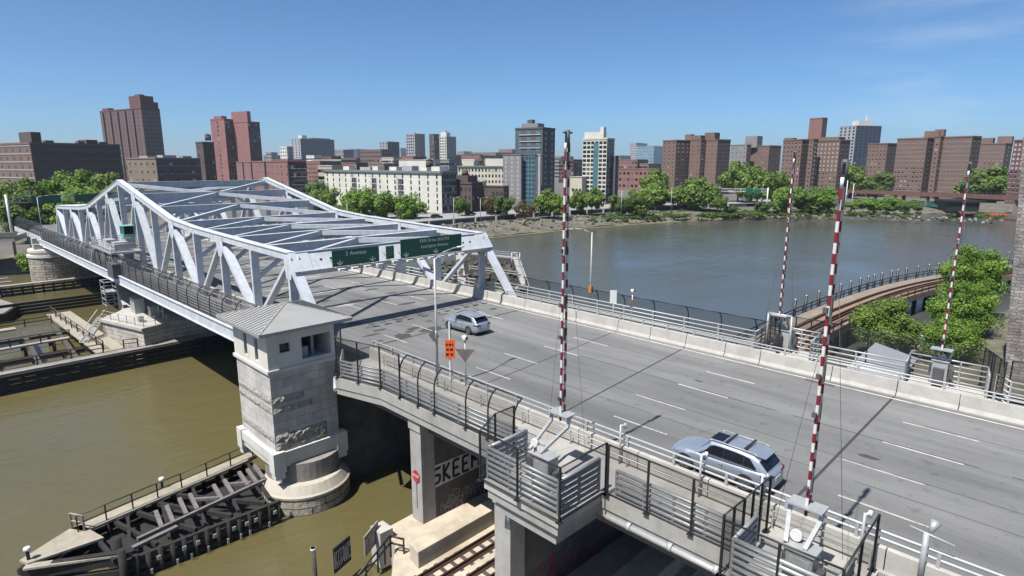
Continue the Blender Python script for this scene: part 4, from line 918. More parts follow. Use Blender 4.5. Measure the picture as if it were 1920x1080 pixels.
piles(tf, [(5.9+i*.66,38.5-.02*i) for i in range(0,15,2)], -1, 1.45, .17, TIMBER_D); piles(tf, [(6.56+i*.66,38.48-.02*i) for i in range(0,14,2)], -1, 1.6, .17, TIMBER_D)
piles(tf, [(4.3+i*1.05,44.0+i*.2) for i in range(12)], -1, 1.7, .17, TIMBER_D); piles(tf, [(5.9,38.3)], -1, 2.4, .22, TIMBER_D); piles(tf, [(6.0,40.2)], -1, 2.2, .3, TIMBER_D)
b = MB(); b.bar((1.75,41.45,1.75),(5.95,39.0,1.75),.5,.12); b.build('cap_board', PLANK, tf)
b = MB()
for x, y in ((7.2,38.2),(8.6,38.1),(10.4,38.1),(11.6,38.05),(13.0,38.0),(14.3,38.0),(9.4,38.1),(12.4,38.0)):
    b.box(x,x+.12,y-.08,y-.02,.15,.5); b.box(x+.4,x+.62,y-.06,y-.0,.9,1.15)
b.build('bolt_plate', CONC_L, tf)
railing('fender_railing', 'dark two-rail handrail along the plank walkway of the wedge-shaped timber fender', [(4.6,43.1,1.9),(9.3,44.0,1.9),(10.9,44.3,1.9),(16.4,45.5,1.9)], gap=2.0)
railing('fender_gate_rail', 'pale short handrail across the end of the plank walkway of the wedge-shaped fender', [(4.4,43.8,1.9),(4.9,42.95,1.9)], m=PLANK, r=.05)
for lab, x, y in (('small white-topped marker lamp at the tip of the wedge-shaped fender',2.0,41.9),('small white-topped marker lamp beside the bend of the plank walkway',9.9,45.2)):
    t = thing('marker_lamp', lab, 'lamp', (x,y,1.9)); MB().tube((x,y,1.9),(x,y,2.5),.09,n=8).build('post', BLACK, t); MB().tube((x,y,2.5),(x,y,2.68),.2,.16,n=10).build('lamp', WHITE, t)
# ---------------------------------------------------------------- centre pier fender, left
def deckwalk(b, pts, w_, z, th=.18):
    for a, c in zip(pts, pts[1:]): b.bar((a[0],a[1],z),(c[0],c[1],z),w_,th)
cf = thing('timber_fender', 'huge dark timber fender with open bays round the central bridge pier', 'fender', (10,95,0))
b = MB()
for z in (.2,.75,1.3,1.85): b.bar((-30,81.4,z),(29,82.5,z),.35,.42)
b.build('sheeting', TIMBER_D, cf); piles(cf, [(-6+i*1.35,81.9+.0176*(24+i*1.35)) for i in range(26)], -1, 2.0, .18, TIMBER_D); b = MB()
for z in (.2,.75,1.3,1.85): b.bar((-30,125.5,z),(40,125.5,z),.35,.42)
b.build('sheeting', TIMBER_D, cf)
b = MB(); deckwalk(b, [(-30,82.5),(24,83.3)], 1.5, 2.15, .2); b.build('front_walkway', CONC_D, cf)
b = MB(); deckwalk(b, [(14.9,84.2),(13.8,112)], 3.0, 2.15); deckwalk(b, [(-30,104.0),(8.0,105.5)], 1.6, 2.15); deckwalk(b, [(-30,93.5),(5,94.3),(12.5,94.8)], .9, 2.15); b.build('plank_walkway', PLANK, cf)
b = MB()
for i, x in enumerate((-24,-18,-12,-6,-1,3.5,8,11.5)): b.bar((x,83.5,1.8),(x+.6,105,1.8),.45,.5)
for y in (86.5,90,97.5,101): b.bar((-30,y-.5,1.5),(13.2,y,1.5),.3,.35)
b.build('timber_frame', TIMBER, cf)
piles(cf, [(x,y) for x in range(-10,13,3) for y in (86.5,90,97.5,101)], -1, 1.4, .2, TIMBER_D)
b = MB(); b.box(7.8,11.3,86.9,89.4,.5,.9); b.build('floating_deck', mat('yellow_brown_boards',(.25,.17,.05),.9,var=.3), cf)
for lab, pts in (('low railing along the front walkway of the central timber fender', [(-30,83.0,2.25),(14,83.7,2.25)]), ('low railing along the rear walkway of the central timber fender', [(-30,103.3,2.25),(12,105,2.25)]), ('low railing along the middle catwalk of the central timber fender', [(-30,93.2,2.25),(12.4,94.3,2.25)]), ('low railing beside the stairs of the central concrete pier', [(16.2,83.9,2.25),(17.6,83.4,2.25)]), ('diagonal double handrail on the plank deck left of the central pier', [(12.9,112,2.25),(14.3,85,2.25)])):
    railing('fender_railing', lab, pts, m=TIMBER, gap=3.2, r=.06, rails=(1.1,.6))
cp = thing('concrete_pier', 'pale angular concrete pier under the middle of the swing span with steel stairs', 'pier', (20,92,0))
LIME = brickmat('pale_stone_courses', (.55,.50,.43), (.50,.46,.40), (.25,.22,.18), bw=2.6, bh=.55, msize=.03, bump=.03)
b = MB(); b.prism([(18.3,83.2),(21.5,84.4),(44,84.4),(44,124),(24,124),(19.6,97),(18.4,95),(15.8,92.4)],-1,4.2); b.build('pier_wall', LIME, cp)
b = MB(); b.prism([(18.1,83.0),(21.6,84.2),(44,84.2),(44,124.2),(23.8,124.2),(19.4,97.2),(18.2,95.2),(15.5,92.4)],4.2,4.55); b.build('pier_cap', CONC_L, cp)
b = MB()
for i in range(11): b.bar((12.9+i*.27,90.8+i*.30,2.3+i*.21),(13.4+i*.27,90.2+i*.30,2.3+i*.21),.35,.05)
for q_ in ((12.8,90.7),(13.5,90.0)): b.bar((q_[0],q_[1],2.2),(q_[0]+2.9,q_[1]+3.2,4.5),.06,.25); b.bar((q_[0],q_[1],3.2),(q_[0]+2.9,q_[1]+3.2,5.5),.07)
b.build('stairs', GALV_W, cp)
b = MB()
for x in (17.4,18.8):
    for y in (97,99.4): b.bar((x,y,4.5),(x,y,8.6),.1)
for z in (5.2,6.0,6.8,7.6,8.5): b.path([(17.4,97,z),(18.8,97,z),(18.8,99.4,z),(17.4,99.4,z),(17.4,97,z)],.05,5)
b.box(17.4,18.8,97,99.4,7.0,7.1); b.build('ladder_tower', GALV_W, cp)
b = MB(); b.box(19.6,20.8,92.0,94.2,4.55,6.6); b.box(20.6,21.5,88.6,89.8,4.55,5.9); b.box(18.7,19.3,86.5,87.3,4.55,5.3); b.build('machinery_box', GALV, cp)
b = MB(); b.path([(21.3,85.4,4.55),(21.3,85.4,6.8),(21.3,87.4,6.8),(21.3,87.4,4.55)],.09); b.path([(21.3,85.4,5.7),(21.3,87.4,5.7)],.06); b.build('steel_frame', GALV_W, cp)
railing('pier_railing', 'thin railing on the edge of the central concrete pier', [(16.0,92.4,4.55),(18.5,83.6,4.55),(21.4,84.7,4.55)], m=GALV_W, gap=2)
# ---------------------------------------------------------------- far round pier and fender, left edge
fp = thing('round_stone_pier', 'round pale stone pier with a white block on top, under the far span end', 'pier', (20,162,0))
b = MB(); b.prism(stadium(20.5,161,4.4,46,22), -1, 5.2); b.build('pier_masonry', PSTONE, fp)
b = MB(); 
for z, r in ((5.2,4.6),(6.3,4.3)): b.prism(stadium(20.5,161,r,46,22), z, z+.5)
b.prism(stadium(20.5,161,4.0,46,22), 5.7, 6.3); b.build('pier_cap', TRIM, fp)
b = MB(); b.box(17.2,18.8,159.5,162,6.8,7.9); b.box(17.2,18.0,160.4,162,7.9,9.1); b.build('bearing_block', CONC_L, fp)
ff = thing('timber_fender', 'dark timber fender in front of the far round stone pier', 'fender', (8,145,0))
b = MB()
for z in (.3,.9,1.5): b.bar((-35,144,z),(30,145.5,z),.3,.4)
b.build('sheeting', TIMBER_D, ff); piles(ff, [(-3+i*1.6,145+i*.03) for i in range(20)], -1, 1.9, .18, TIMBER_D); b = MB(); deckwalk(b, [(-35,145),(27,146.4)], 1.4, 1.95); deckwalk(b, [(-35,150),(12,151)], .8, 1.95); deckwalk(b, [(-35,155),(12,156)], .8, 1.95); b.build('front_walkway', PLANK, ff)
b = MB()
for x in (-20,-10,0,5,10): b.bar((x,145,1.6),(x,158,1.6),.4,.4)
b.build('timber_frame', TIMBER, ff)
ba = thing('barge', 'low dark flat barge cut off by the left edge', 'barge', (5,127,0)); b = MB(); b.prism([(-8,120),(8.2,120.6),(10.6,127),(8.5,137),(-8,139)],-.4,1.5); b.build('hull', TIMBER_D, ba)
b = MB(); b.prism([(-7.8,120.3),(8.0,120.9),(10.3,127),(8.3,136.7),(-7.8,138.7)],1.5,1.6); b.build('deck', CONC_D, ba); b = MB(); random.seed(2)
for i in range(14): x = random.uniform(-5,8); y = random.uniform(122,136); b.box(x,x+random.uniform(.4,1.6),y,y+random.uniform(.4,1.5),1.6,1.6+random.uniform(.2,.7))
b.build('deck_gear', CONC, ba)
# ---------------------------------------------------------------- piers of the approach and the railway dock at the bottom
def pier_wall(label, x0, x1, y0, y1, z0, z1):
    t = thing('concrete_pier', label, 'pier', (x0, (y0+y1)/2, z0))
    b = MB(); b.box(x0+.0,x1,y0,y1,z0,z1-.75); b.build('wall', CONC_X, t)  # wall darkened in its colour for the shade below the deck
    b = MB(); b.box(x0-.02,x0+1.0,y0-.06,y1+.06,z0,z1-.75); b.build('end_column', CONC, t)
    b = MB(); b.box(x0-.1,x1,y0-.12,y1+.12,z1-.75,z1); b.build('pier_cap', CONC, t)
    return t
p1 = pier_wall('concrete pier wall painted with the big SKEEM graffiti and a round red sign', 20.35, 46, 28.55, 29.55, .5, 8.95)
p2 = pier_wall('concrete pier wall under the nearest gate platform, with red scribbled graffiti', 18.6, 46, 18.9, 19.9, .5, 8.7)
PW = mat('white_spray_paint', (.62,.61,.63), .8, var=.2, scale=2); PK = mat('black_spray_paint', (.012,.012,.02), .7, var=.2); PP = mat('purple_spray_paint', (.10,.05,.12), .8, var=.4); PR = mat('red_spray_paint', (.35,.02,.02), .8, var=.3); PV = mat('pale_grey_spray_paint', (.30,.30,.31), .8, var=.2)
yw = 28.55-.01
gq = [at_y(px, py, yw) for px, py in ((803,921),(914,867),(914,833),(803,878))]; gd = Vector((0,.004,0))
b = MB(); b.loft([[p+gd for p in gq],[p-gd for p in gq]]); b.build('graffiti_ground', PW, p1)
def gp_(u, v):
    u = .035+u*.835; a = gq[0].lerp(gq[1], u); c = gq[3].lerp(gq[2], u); return a.lerp(c, v)+Vector((0,-.012,0))
GL = [[(.19,.84),(.06,.80),(.05,.56),(.18,.50),(.17,.2),(.03,.14)], [(.25,.90),(.25,.10)], [(.36,.88),(.26,.48),(.38,.10)], [(.56,.88),(.44,.88),(.44,.12),(.57,.12)], [(.44,.5),(.54,.5)], [(.75,.88),(.63,.88),(.63,.12),(.76,.12)], [(.63,.5),(.73,.5)], [(.82,.10),(.82,.90),(.895,.42),(.965,.90),(.965,.10)]]
for k_, st in enumerate(GL):
    b = MB()
    for p, q in zip(st, st[1:]): b.bar(gp_(*p), gp_(*q), .006, .20, up=(0,0,1)) if 0 else b.bar(gp_(*p), gp_(*q), .20, .006, up=(0,1,0))
    b.build('graffiti_lettering', PK, p1)
def scribble(name, m, parent, ox, oz, w_, h_, yy, n=10, seed=1, th=.05, axis='x', xc=0):
    rd = random.Random(seed); b = MB()
    for k in range(n):
        cx = ox + w_*(k+.5)/n; cz = oz + rd.uniform(.2,.8)*h_; a0 = rd.uniform(0,6); rx = w_/n*rd.uniform(.5,.95); rz = h_*rd.uniform(.2,.45); fr_ = rd.choice((.7,1,1.4,2))
        ps = []
        for i in range(15):
            t = a0+i*.42; u = cx+rx*math.cos(t)+.1*math.sin(3*t); z = cz+rz*math.sin(t*fr_)
            ps.append((u,yy,z) if axis == 'x' else (xc,u,z))
        for p, q in zip(ps, ps[1:]):
            if (Vector(q)-Vector(p)).length > .02: b.bar(p,q,th,.008,up=(0,1,0) if axis == 'x' else (1,0,0))
    return b.build(name, m, parent)
scribble('graffiti_scribble', PV, p1, 22.0,1.9,4.4,1.3, yw-.01, 11, 3, .05)
scribble('graffiti_scribble', PP, p1, 21.3,1.0,2.2,1.9, yw-.012, 6, 5, .08)
scribble('graffiti_scribble', PV, p1, 21.3,.9,2.3,1.8, yw-.016, 7, 9, .03)
scribble('graffiti_scribble', PW, p1, 28.65,.7,.8,1.5, 0, 3, 4, .04, 'y', 20.315)
scribble('graffiti_scribble', PR, p2, 20.0,1.6,6.5,2.2, 18.9-.012, 13, 6, .07)
scribble('graffiti_scribble', PP, p2, 20.3,2.4,5.0,1.8, 18.9-.016, 9, 8, .05)
scribble('graffiti_scribble', PW, p2, 19.0,1.0,.8,1.7, 0, 3, 12, .05, 'y', 18.56)
t = thing('stop_sign', 'round red and white sign reading STOP on the end of the SKEEM pier wall', 'sign', (20.28,29.05,3.0))
b = MB(); ps = [(29.05+.37*math.cos(math.pi/8+math.pi/4*i), 5.1+.42*math.sin(math.pi/8+math.pi/4*i)) for i in range(8)]
b.loft([[(20.26,p,q) for p,q in ps],[(20.29,p,q) for p,q in ps]]); b.build('sign_plate', mat('red_sign_face',(.5,.03,.04),.5,var=.1), t)
textobj('lettering', 'STOP', .27, SIGNW, t, fr((20.255,29.05,5.12),(0,-1,0),(0,0,1)), ext=.002)
MB().bar((20.28,29.05,4.7),(20.28,29.05,2.9),.05,.03).build('post', GALV, t)
DOCK = mat('dusty_dock_concrete', (.52,.45,.35), .95, var=.22, scale=.8, dirt=.5, dcol=(.28,.2,.12))
b = MB(); b.prism([(14.4,21.2),(15.2,24.6),(17.9,28.0),(18.2,29.8),(46,31.6),(60,30),(60,14),(14,14)],-1,1.95); struct(b.build('dock', DOCK))
tag(MB().prism([(17.55,25.2),(17.7,26.25),(46,27.0),(46,25.9)],1.95,3.0).build('concrete_curb', DOCK, bevel=.04), 'long pale concrete block beside the railway tracks below the bridge', 'block')
tag(MB().prism([(18.0,14.4),(18.0,16.2),(40,16.8),(40,15.0)],1.95,3.0).build('concrete_curb', DOCK, bevel=.04), 'end of a second pale concrete block by the red graffiti under the nearest gate platform', 'block')
RAILM = mat('rusty_rail', (.05,.025,.015), .6, var=.3)
for i, (y0, lab) in enumerate(((24.55,'rusty railway track next to the long concrete block'),(22.6,'rusty railway track further right on the dock'))):
    t = thing('railway_track', lab, 'railway track', (20,y0,1.95))
    for d in (0, -.9): MB().bar((14.4,y0+d-.1,2.08),(60,y0+d+1.0,2.08),.09,.16).bar((14.4,y0+d-.25,2.0),(60,y0+d+.85,2.0),.16,.05).build('rail', RAILM, t)
    b = MB()
    for k in range(40): x = 14.6+k*.75; b.box(x,x+.24,y0-1.25,y0+.3,1.95,1.99)
    b.build('sleeper', TIMBER, t)
# bits at the dock's edge
t = thing('dock_railing', 'bold black two-rail handrail at the edge of the dock, bottom centre', 'railing', (16.5,27.5,2))
b = MB(); P_ = [(14.2,26.0,2.9),(17.3,27.6,3.0),(17.75,26.9,2.9)]
b.path(P_, .06, 6); b.path([(p[0],p[1],p[2]-.45) for p in P_], .06, 6); b.build('rail', BLACK, t)
b = MB()
for p in ((14.9,26.36),(16.0,26.93),(16.7,27.3),(17.3,27.6),(17.75,26.9)): b.tube((p[0],p[1],1.6),(p[0],p[1],2.95),.055,n=6)
b.build('post', BLACK, t)
def panel_thing(label, a, c, z0, z1, m, seed, th=.08):
    t = thing('graffiti_board', label, 'board', (a[0],a[1],z0)); a = Vector((*a,0)); c = Vector((*c,0)); d = (c-a).normalized(); n = Vector((d.y,-d.x,0))
    b = MB(); b.loft([[Vector((a.x,a.y,z0)),Vector((c.x,c.y,z0)),Vector((c.x,c.y,z1)),Vector((a.x,a.y,z1))],[Vector((a.x,a.y,z0))+n*th,Vector((c.x,c.y,z0))+n*th,Vector((c.x,c.y,z1))+n*th,Vector((a.x,a.y,z1))+n*th]]); b.build('board', m, t)
    rd = random.Random(seed); b = MB(); L = (c-a).length
    for k in range(7):
        cx = L*(k+.5)/7; a0 = rd.uniform(0,6); ps = []
        for i in range(12):
            tt = a0+i*.45; u = min(L-.05, max(.05, cx+L*.12*math.cos(tt))); z = (z0+z1)/2+(z1-z0)*.33*math.sin(tt*rd.choice((1,1.02))); ps.append(a+d*u+Vector((0,0,z))+n*(th+.01))
        for p, q in zip(ps, ps[1:]):
            if (q-p).length > .01: b.bar(p,q,.045,.01,up=tuple(n))
    b.build('graffiti_scribble', PW, t); return t
panel_thing('dark board with pale violet graffiti at the bottom edge, left of the dock', (14.55,29.4), (15.9,29.9), 1.0, 2.6, PK, 21)
panel_thing('grey board covered in black and grey graffiti beside the white dock slab', (16.1,28.6), (17.6,29.5), 1.7, 3.0, CONC_D, 22)
tag(MB().box(17.3,18.2,28.7,29.8,.2,2.6).build('concrete_block', CONC_L), 'pale square concrete block behind the grey graffiti board', 'block')
def post(label, x, y, z0, z1, r, cap=WHITE):
    t = thing('mooring_post', label, 'post', (x,y,z0)); MB().tube((x,y,z0),(x,y,z1),r,n=10).build('pile', TIMBER, t); MB().tube((x,y,z1-.16),(x,y,z1),r*1.06,n=10).build('cap_band', cap, t)
q = at_z(588,1045,2.6); post('lone timber post with a white band standing in the water, bottom centre', q.x, q.y, -1, 3.2, .14)
q = at_z(1094,1060,1.5); post('thin pale post in the shadow under the nearest gate platform', q.x, q.y, -1, 2.8, .07)
# ---------------------------------------------------------------- curved railway trestle on the right
def cr_pts(pts, n=10):
    out = []
    P = [Vector(p) for p in pts]
    for i in range(len(P)-1):
        a = P[max(i-1,0)]; b_ = P[i]; c = P[i+1]; d = P[min(i+2,len(P)-1)]
        for k in range(n):
            t = k/n; out.append(.5*((2*b_)+(c-a)*t+(2*a-5*b_+4*c-d)*t*t+(3*b_-a-3*c+d)*t**3))
    out.append(P[-1]); return out
cen = cr_pts([(40,24.5,3.2),(62,26.3,3.3),(80,26.8,3.4),(98,26.2,3.5),(116,24.6,3.5),(134,20.8,3.5),(160,12,3.5),(185,0,3.5)], 8)
def offs(c, o, dz=0):
    out = []
    for i, p in enumerate(c):
        d = (c[min(i+1,len(c)-1)]-c[max(i-1,0)]); d.z = 0; d.normalize(); out.append(p+Vector((-d.y,d.x,0))*o+Vector((0,0,dz)))
    return out
tr = thing('railway_trestle', 'long curved low railway trestle with pale decks and rusty tracks over the water', 'trestle', (80,26.8,0))
b = MB(); A, B_ = offs(cen,3.4), offs(cen,-3.0)
b.loft([[a, c, c+Vector((0,0,-.9)), a+Vector((0,0,-.9))] for a, c in zip(A, B_)]); b.build('deck', mat('dusty_trestle_deck', (.27,.175,.125), .95, var=.2, scale=.6, dirt=.5, dcol=(.13,.09,.07)), tr)
b = MB(); A, B_ = offs(cen,3.5,.12), offs(cen,1.5,.12); b.loft([[a, c, c+Vector((0,0,-.12)), a+Vector((0,0,-.12))] for a, c in zip(A, B_)]); b.build('walkway', mat('brown_grey_boards',(.25,.205,.165),.95,var=.25,scale=1), tr)
for o in (.9,-.5,-1.1,-2.3):
    b = MB(); pp = offs(cen,o,.2)
    for p, q in zip(pp, pp[1:]): b.bar(p, q, .14, .3)
    b.build('rail', RAILM, tr)
piles(tr, [tuple(offs(cen,o)[i][:2]) for i in range(0,len(cen),2) for o in (-2.6,2.8)], -1, 2.6, .28, TIMBER_D)
dens = cr_pts([tuple(p) for p in cen[::4]], 12)
def fence_line(name, label, pts, h, gap, m, rails, r=.05):
    t = thing(name, label, 'railing', tuple(pts[0])); base = Vector(pts[0])
    for hh in rails:
        b = MB()
        for p, q in zip(pts, pts[1:]): b.bar(Vector(p)+Vector((0,0,hh)), Vector(q)+Vector((0,0,hh)), r*2, r*2)
        b.build('rail', m, t)
    me = MB().box(-r,r,-r,r,0,h).mesh('post', m); acc = gap
    for p, q in zip(pts, pts[1:]):
        acc += (Vector(q)-Vector(p)).length
        if acc >= gap: obj('post', me, t, tuple(Vector(p)-base)); acc = 0
    return t
rng_ = [p for p in dens if p.x > 48]
fence_line('trestle_railing', 'dark railing along the water side of the curved trestle', offs(rng_,3.45,.1), 1.15, 2.6, BLACK, (1.1,.6), .06)
fence_line('trestle_railing', 'brown pipe railing along the shore side of the curved trestle', offs([p for p in rng_ if p.x > 72],-2.95,.05), 1.15, 2.6, mat('brown_paint',(.12,.07,.05),.7), (1.1,.55), .06)
me = None; me2 = None
pxs = [1490,1508,1535,1553,1575,1592,1611,1625,1637,1652,1668,1682,1697,1720,1738,1755,1777,1893]
ol = offs(dens,4.0)
for i, px in enumerate(pxs):
    best = min(ol, key=lambda p: abs((RT.dot(p-cam.location)/FW.dot(p-cam.location)*FPX+960) - px) if p.x > 45 else 1e9)
    if i == 17: best = Vector((168,16,0))
    t = thing('mooring_pile', ['first','second','third','fourth','fifth','sixth','seventh','eighth','ninth','tenth','eleventh','twelfth','thirteenth','fourteenth','fifteenth','sixteenth','seventeenth','lone'][i] + (' black white-capped pile from the left beside the curved trestle' if i < 17 else ' black pile on the water beside the top of the brown stone pier'), 'pile', (best.x,best.y,0), group='black piles along the trestle')
    if me is None: me = MB().tube((0,0,-1),(0,0,5.7),.2,n=8).mesh('pile', BLACK); me2 = MB().tube((0,0,5.7),(0,0,5.78),.17,.06,n=8).mesh('cap', WHITE)
    obj('pile', me, t); obj('cap', me2, t)
# ---------------------------------------------------------------- near bank on the right
NB = mat('near_bank_ground', (.13,.12,.08), .95, var=.5, scale=.5, bump=.2, bscale=1)
b = MB(); random.seed(9)
out = [(74,17.6),(79,19.0),(84,18.6),(92,17.8),(104,17.3),(114,15.6),(124,12.5),(150,4),(190,-22)]
out = [tuple(p[:2]) for p in cr_pts([(x,y,0) for x,y in out],5)]
pr = None
for (x, y) in out:
    j = lambda s: random.uniform(-s,s)
    row = [b.bm.verts.new((x+j(.5),y+j(.5)+.8,-.8)), b.bm.verts.new((x+j(.4),y-1+j(.4),.7+j(.3))), b.bm.verts.new((x,y-3,1.5+j(.3))), b.bm.verts.new((x,y-7,2.2)), b.bm.verts.new((x-5,-120,2.6))]
    if pr:
        for a in range(4): b.bm.faces.new((pr[a],row[a],row[a+1],pr[a+1]))
    pr = row
b.bm.faces.new([b.bm.verts.new(p) for p in ((48,-120,2.3),(69,-120,2.3),(69,10.6,2.2),(74,10.6,2.2),(62,13,1.8),(48,13,1.8))])
struct(b.build('near_bank', NB))
ROCK = mat('pale_riprap', (.50,.48,.43), .9, var=.3, scale=1.2, bump=.1)
random.seed(12); b = MB()
for i in range(150):
    x = random.uniform(86,112); y = 17.0-(x-92)*.06+random.uniform(-4.2,.5); s = random.uniform(.25,.8); c = Vector((x,y,1.0+random.uniform(-.2,.6)))
    M_ = Matrix.Rotation(random.uniform(0,6),3,'Z') @ Matrix.Rotation(random.uniform(0,1),3,'X'); vs = [b.bm.verts.new(c+M_@Vector((sx*s*random.uniform(.6,1),sy*s*random.uniform(.5,.9),sz*s*random.uniform(.3,.6)))) for sz in (-1,1) for sx,sy in ((-1,-1),(1,-1),(1,1),(-1,1))]
    for f in ((0,3,2,1),(4,5,6,7),(0,1,5,4),(1,2,6,5),(2,3,7,6),(3,0,4,7)): b.bm.faces.new([vs[k] for k in f])
o = b.build('riprap', ROCK); o['kind'] = 'stuff'; tag(o, 'pale broken rocks piled on the near river bank between the trees', 'rocks')
t = thing('bank_shed', 'low shed with a wide pale grey flat roof below the far railing', 'shed', (70,15,2))
sh = [at_z(1580,690,5), at_z(1640,641,5), at_z(1716,660,5), at_z(1672,722,5)]
sh = [at_z(1575,700,5), at_z(1642,642,5), at_z(1722,672,5), at_z(1660,740,5)]
b = MB(); b.prism([(p.x,p.y) for p in sh],4.7,5.0); b.build('roof', mat('pale_blue_grey_roofing',(.33,.35,.38),.8,var=.08,scale=.5,dirt=.25), t)
cc_ = sum((Vector((p.x,p.y)) for p in sh), Vector((0,0)))/4; b = MB(); b.prism([tuple(cc_+(Vector((p.x,p.y))-cc_)*.92) for p in sh],0,4.7); b.build('wall', DARKG, t)
# brown stone bridge pier at the right edge
BST = brickmat('brown_stone_blocks', (.27,.235,.22), (.38,.345,.325), (.17,.155,.15), bw=.9, bh=.34, msize=.03, bump=.12, noise=.5)
sp = thing('stone_bridge_pier', 'tall brown masonry bridge pier at the right edge of the picture', 'pier', (90,0,2))
a_ = at_z(1885,690,3)
L0 = at_z(1883,705,2.2); d0 = math.hypot(L0.x,L0.y); topz = z_at(1921,380,d0); T0 = at_dist(1921,d0*1.0)
L0v = Vector((L0.x,L0.y,0)); T0v = Vector((T0.x,T0.y,0)); K = 1.35; T0v = L0v+(T0v-L0v)*K; topz = 2+(topz-2)*K
ry = L0v.normalized(); ux = Vector((ry.y,-ry.x,0)); ry = (ry+ux*.12).normalized()
b = MB(); b.loft([[c+Vector((0,0,z)), c+ux*w1+Vector((0,0,z)), c+ux*w1+ry*7+Vector((0,0,z)), c+ry*7+Vector((0,0,z))] for c, z, w1 in ((L0v,2,9),(T0v,topz,8))]); b.build('masonry', BST, sp)
# ---------------------------------------------------------------- buildings
GZ = 3.0
WM = {}
def wallm(name, c, var=.12):
    if name not in WM: WM[name] = mat(name, c, .9, var=var, scale=.15, dirt=.25, dcol=tuple(k*.6 for k in c))
    return WM[name]
BW = wallm('brown_brick', (.20,.125,.10)); BWD = wallm('dark_brown_and_shaded_brick', (.11,.078,.07)); RDB = wallm('red_brick', (.27,.135,.115)); PNK = wallm('pink_brick', (.32,.15,.145)); MAR = wallm('maroon_brick', (.15,.07,.07))  # dark brown brick serves dark buildings and puts shade into brown flanks
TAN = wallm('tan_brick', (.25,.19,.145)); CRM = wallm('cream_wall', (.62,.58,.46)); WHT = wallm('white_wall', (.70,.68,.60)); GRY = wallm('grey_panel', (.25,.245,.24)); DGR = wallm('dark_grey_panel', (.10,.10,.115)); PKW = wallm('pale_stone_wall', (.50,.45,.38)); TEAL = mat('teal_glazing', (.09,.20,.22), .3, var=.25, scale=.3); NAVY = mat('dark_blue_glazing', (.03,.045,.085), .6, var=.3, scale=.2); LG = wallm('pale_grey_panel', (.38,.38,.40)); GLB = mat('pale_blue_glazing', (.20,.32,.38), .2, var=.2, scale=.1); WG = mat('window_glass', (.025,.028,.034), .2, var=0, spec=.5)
oi = WG.node_tree.nodes.new('ShaderNodeObjectInfo'); rp = WG.node_tree.nodes.new('ShaderNodeValToRGB'); WG.node_tree.links.new(oi.outputs['Random'], rp.inputs[0]); WG.node_tree.links.new(rp.outputs[0], WG.node_tree.nodes['Principled BSDF'].inputs['Base Color'])
rp.color_ramp.interpolation = 'CONSTANT'; rp.color_ramp.elements[0].color = (.010,.012,.016,1); rp.color_ramp.elements[1].position = .45; rp.color_ramp.elements[1].color = (.035,.038,.044,1)
for p_, c_ in ((.78,(.10,.10,.095,1)),(.93,(.28,.27,.24,1))): e_ = rp.color_ramp.elements.new(p_); e_.color = c_
CORN = mat('green_copper_cornice', (.17,.22,.19), .8, var=.1); RF = mat('flat_roofing', (.28,.27,.26), .9, var=.3, scale=.2); FRM = mat('white_window_frame', (.55,.54,.5), .6, var=.1)
def basis(phi):
    p = R(phi); return Vector((-math.sin(p), math.cos(p), 0)), Vector((math.cos(p), math.sin(p), 0))
def isect(C, u, px):
    d = ray(px, YH); d.z = 0; d.normalize()          # C + u*s = d*t
    det = u.x*(-d.y) - u.y*(-d.x); s = (-C.x*(-d.y) - (-C.y)*(-d.x))/det
    return s
def windows(t, C, u, n, L, z0, z1, cols, rows, ww, wh, m=WG, frame=None, skip=None, name='window', cap=100, pair=False, off=.0):
    """grid of windows on the face starting at C going along u; n = outward normal"""
    if cols*rows == 0: return 0
    me = bpy.data.meshes.new('window'); hw_, hh = ww/2, wh/2
    def slab(b, a0, a1, c0, c1, dd, mi):
        P = [u*a0+Vector((0,0,c0)), u*a1+Vector((0,0,c0)), u*a1+Vector((0,0,c1)), u*a0+Vector((0,0,c1))]
        k = len(b.bm.faces); b.loft([[p+n*(-.05) for p in P],[p+n*dd for p in P]])
        b.bm.faces.ensure_lookup_table()
        for f in b.bm.faces[k:]: f.material_index = mi
    b = MB()
    if pair: slab(b,-ww*1.15,-ww*.15,-hh,hh,.06,0); slab(b,ww*.15,ww*1.15,-hh,hh,.06,0)
    else: slab(b,-hw_,hw_,-hh,hh,.06,0)
    if frame: slab(b,-hw_*(2.3 if pair else 1)-.1,hw_*(2.3 if pair else 1)+.1,-hh-.22,-hh,.16,1)
    me = b.mesh('window', [m, frame] if frame else [m])
    cells = [(i,j) for j in range(rows) for i in range(cols) if not (skip and skip(i,j))]
    big = None; k = t.get('_nw', 0)
    allM = MB(); extra = 0
    for i, j in cells:
        p = C + u*(L*(i+.5)/cols) + Vector((0,0,z0+(z1-z0)*(j+.5)/rows-C.z))+u*off
        if k < cap: obj(name, me, t, tuple(p-t.location)); k += 1
        else:
            tmp = me.copy(); tmp.transform(Matrix.Translation(p)); allM.bm.from_mesh(tmp); bpy.data.meshes.remove(tmp); extra += 1
    t['_nw'] = k
    if extra:
        o = allM.build('windows', [m, frame] if frame else [m], t, fix=False); o['kind'] = 'stuff'
    else: allM.bm.free()
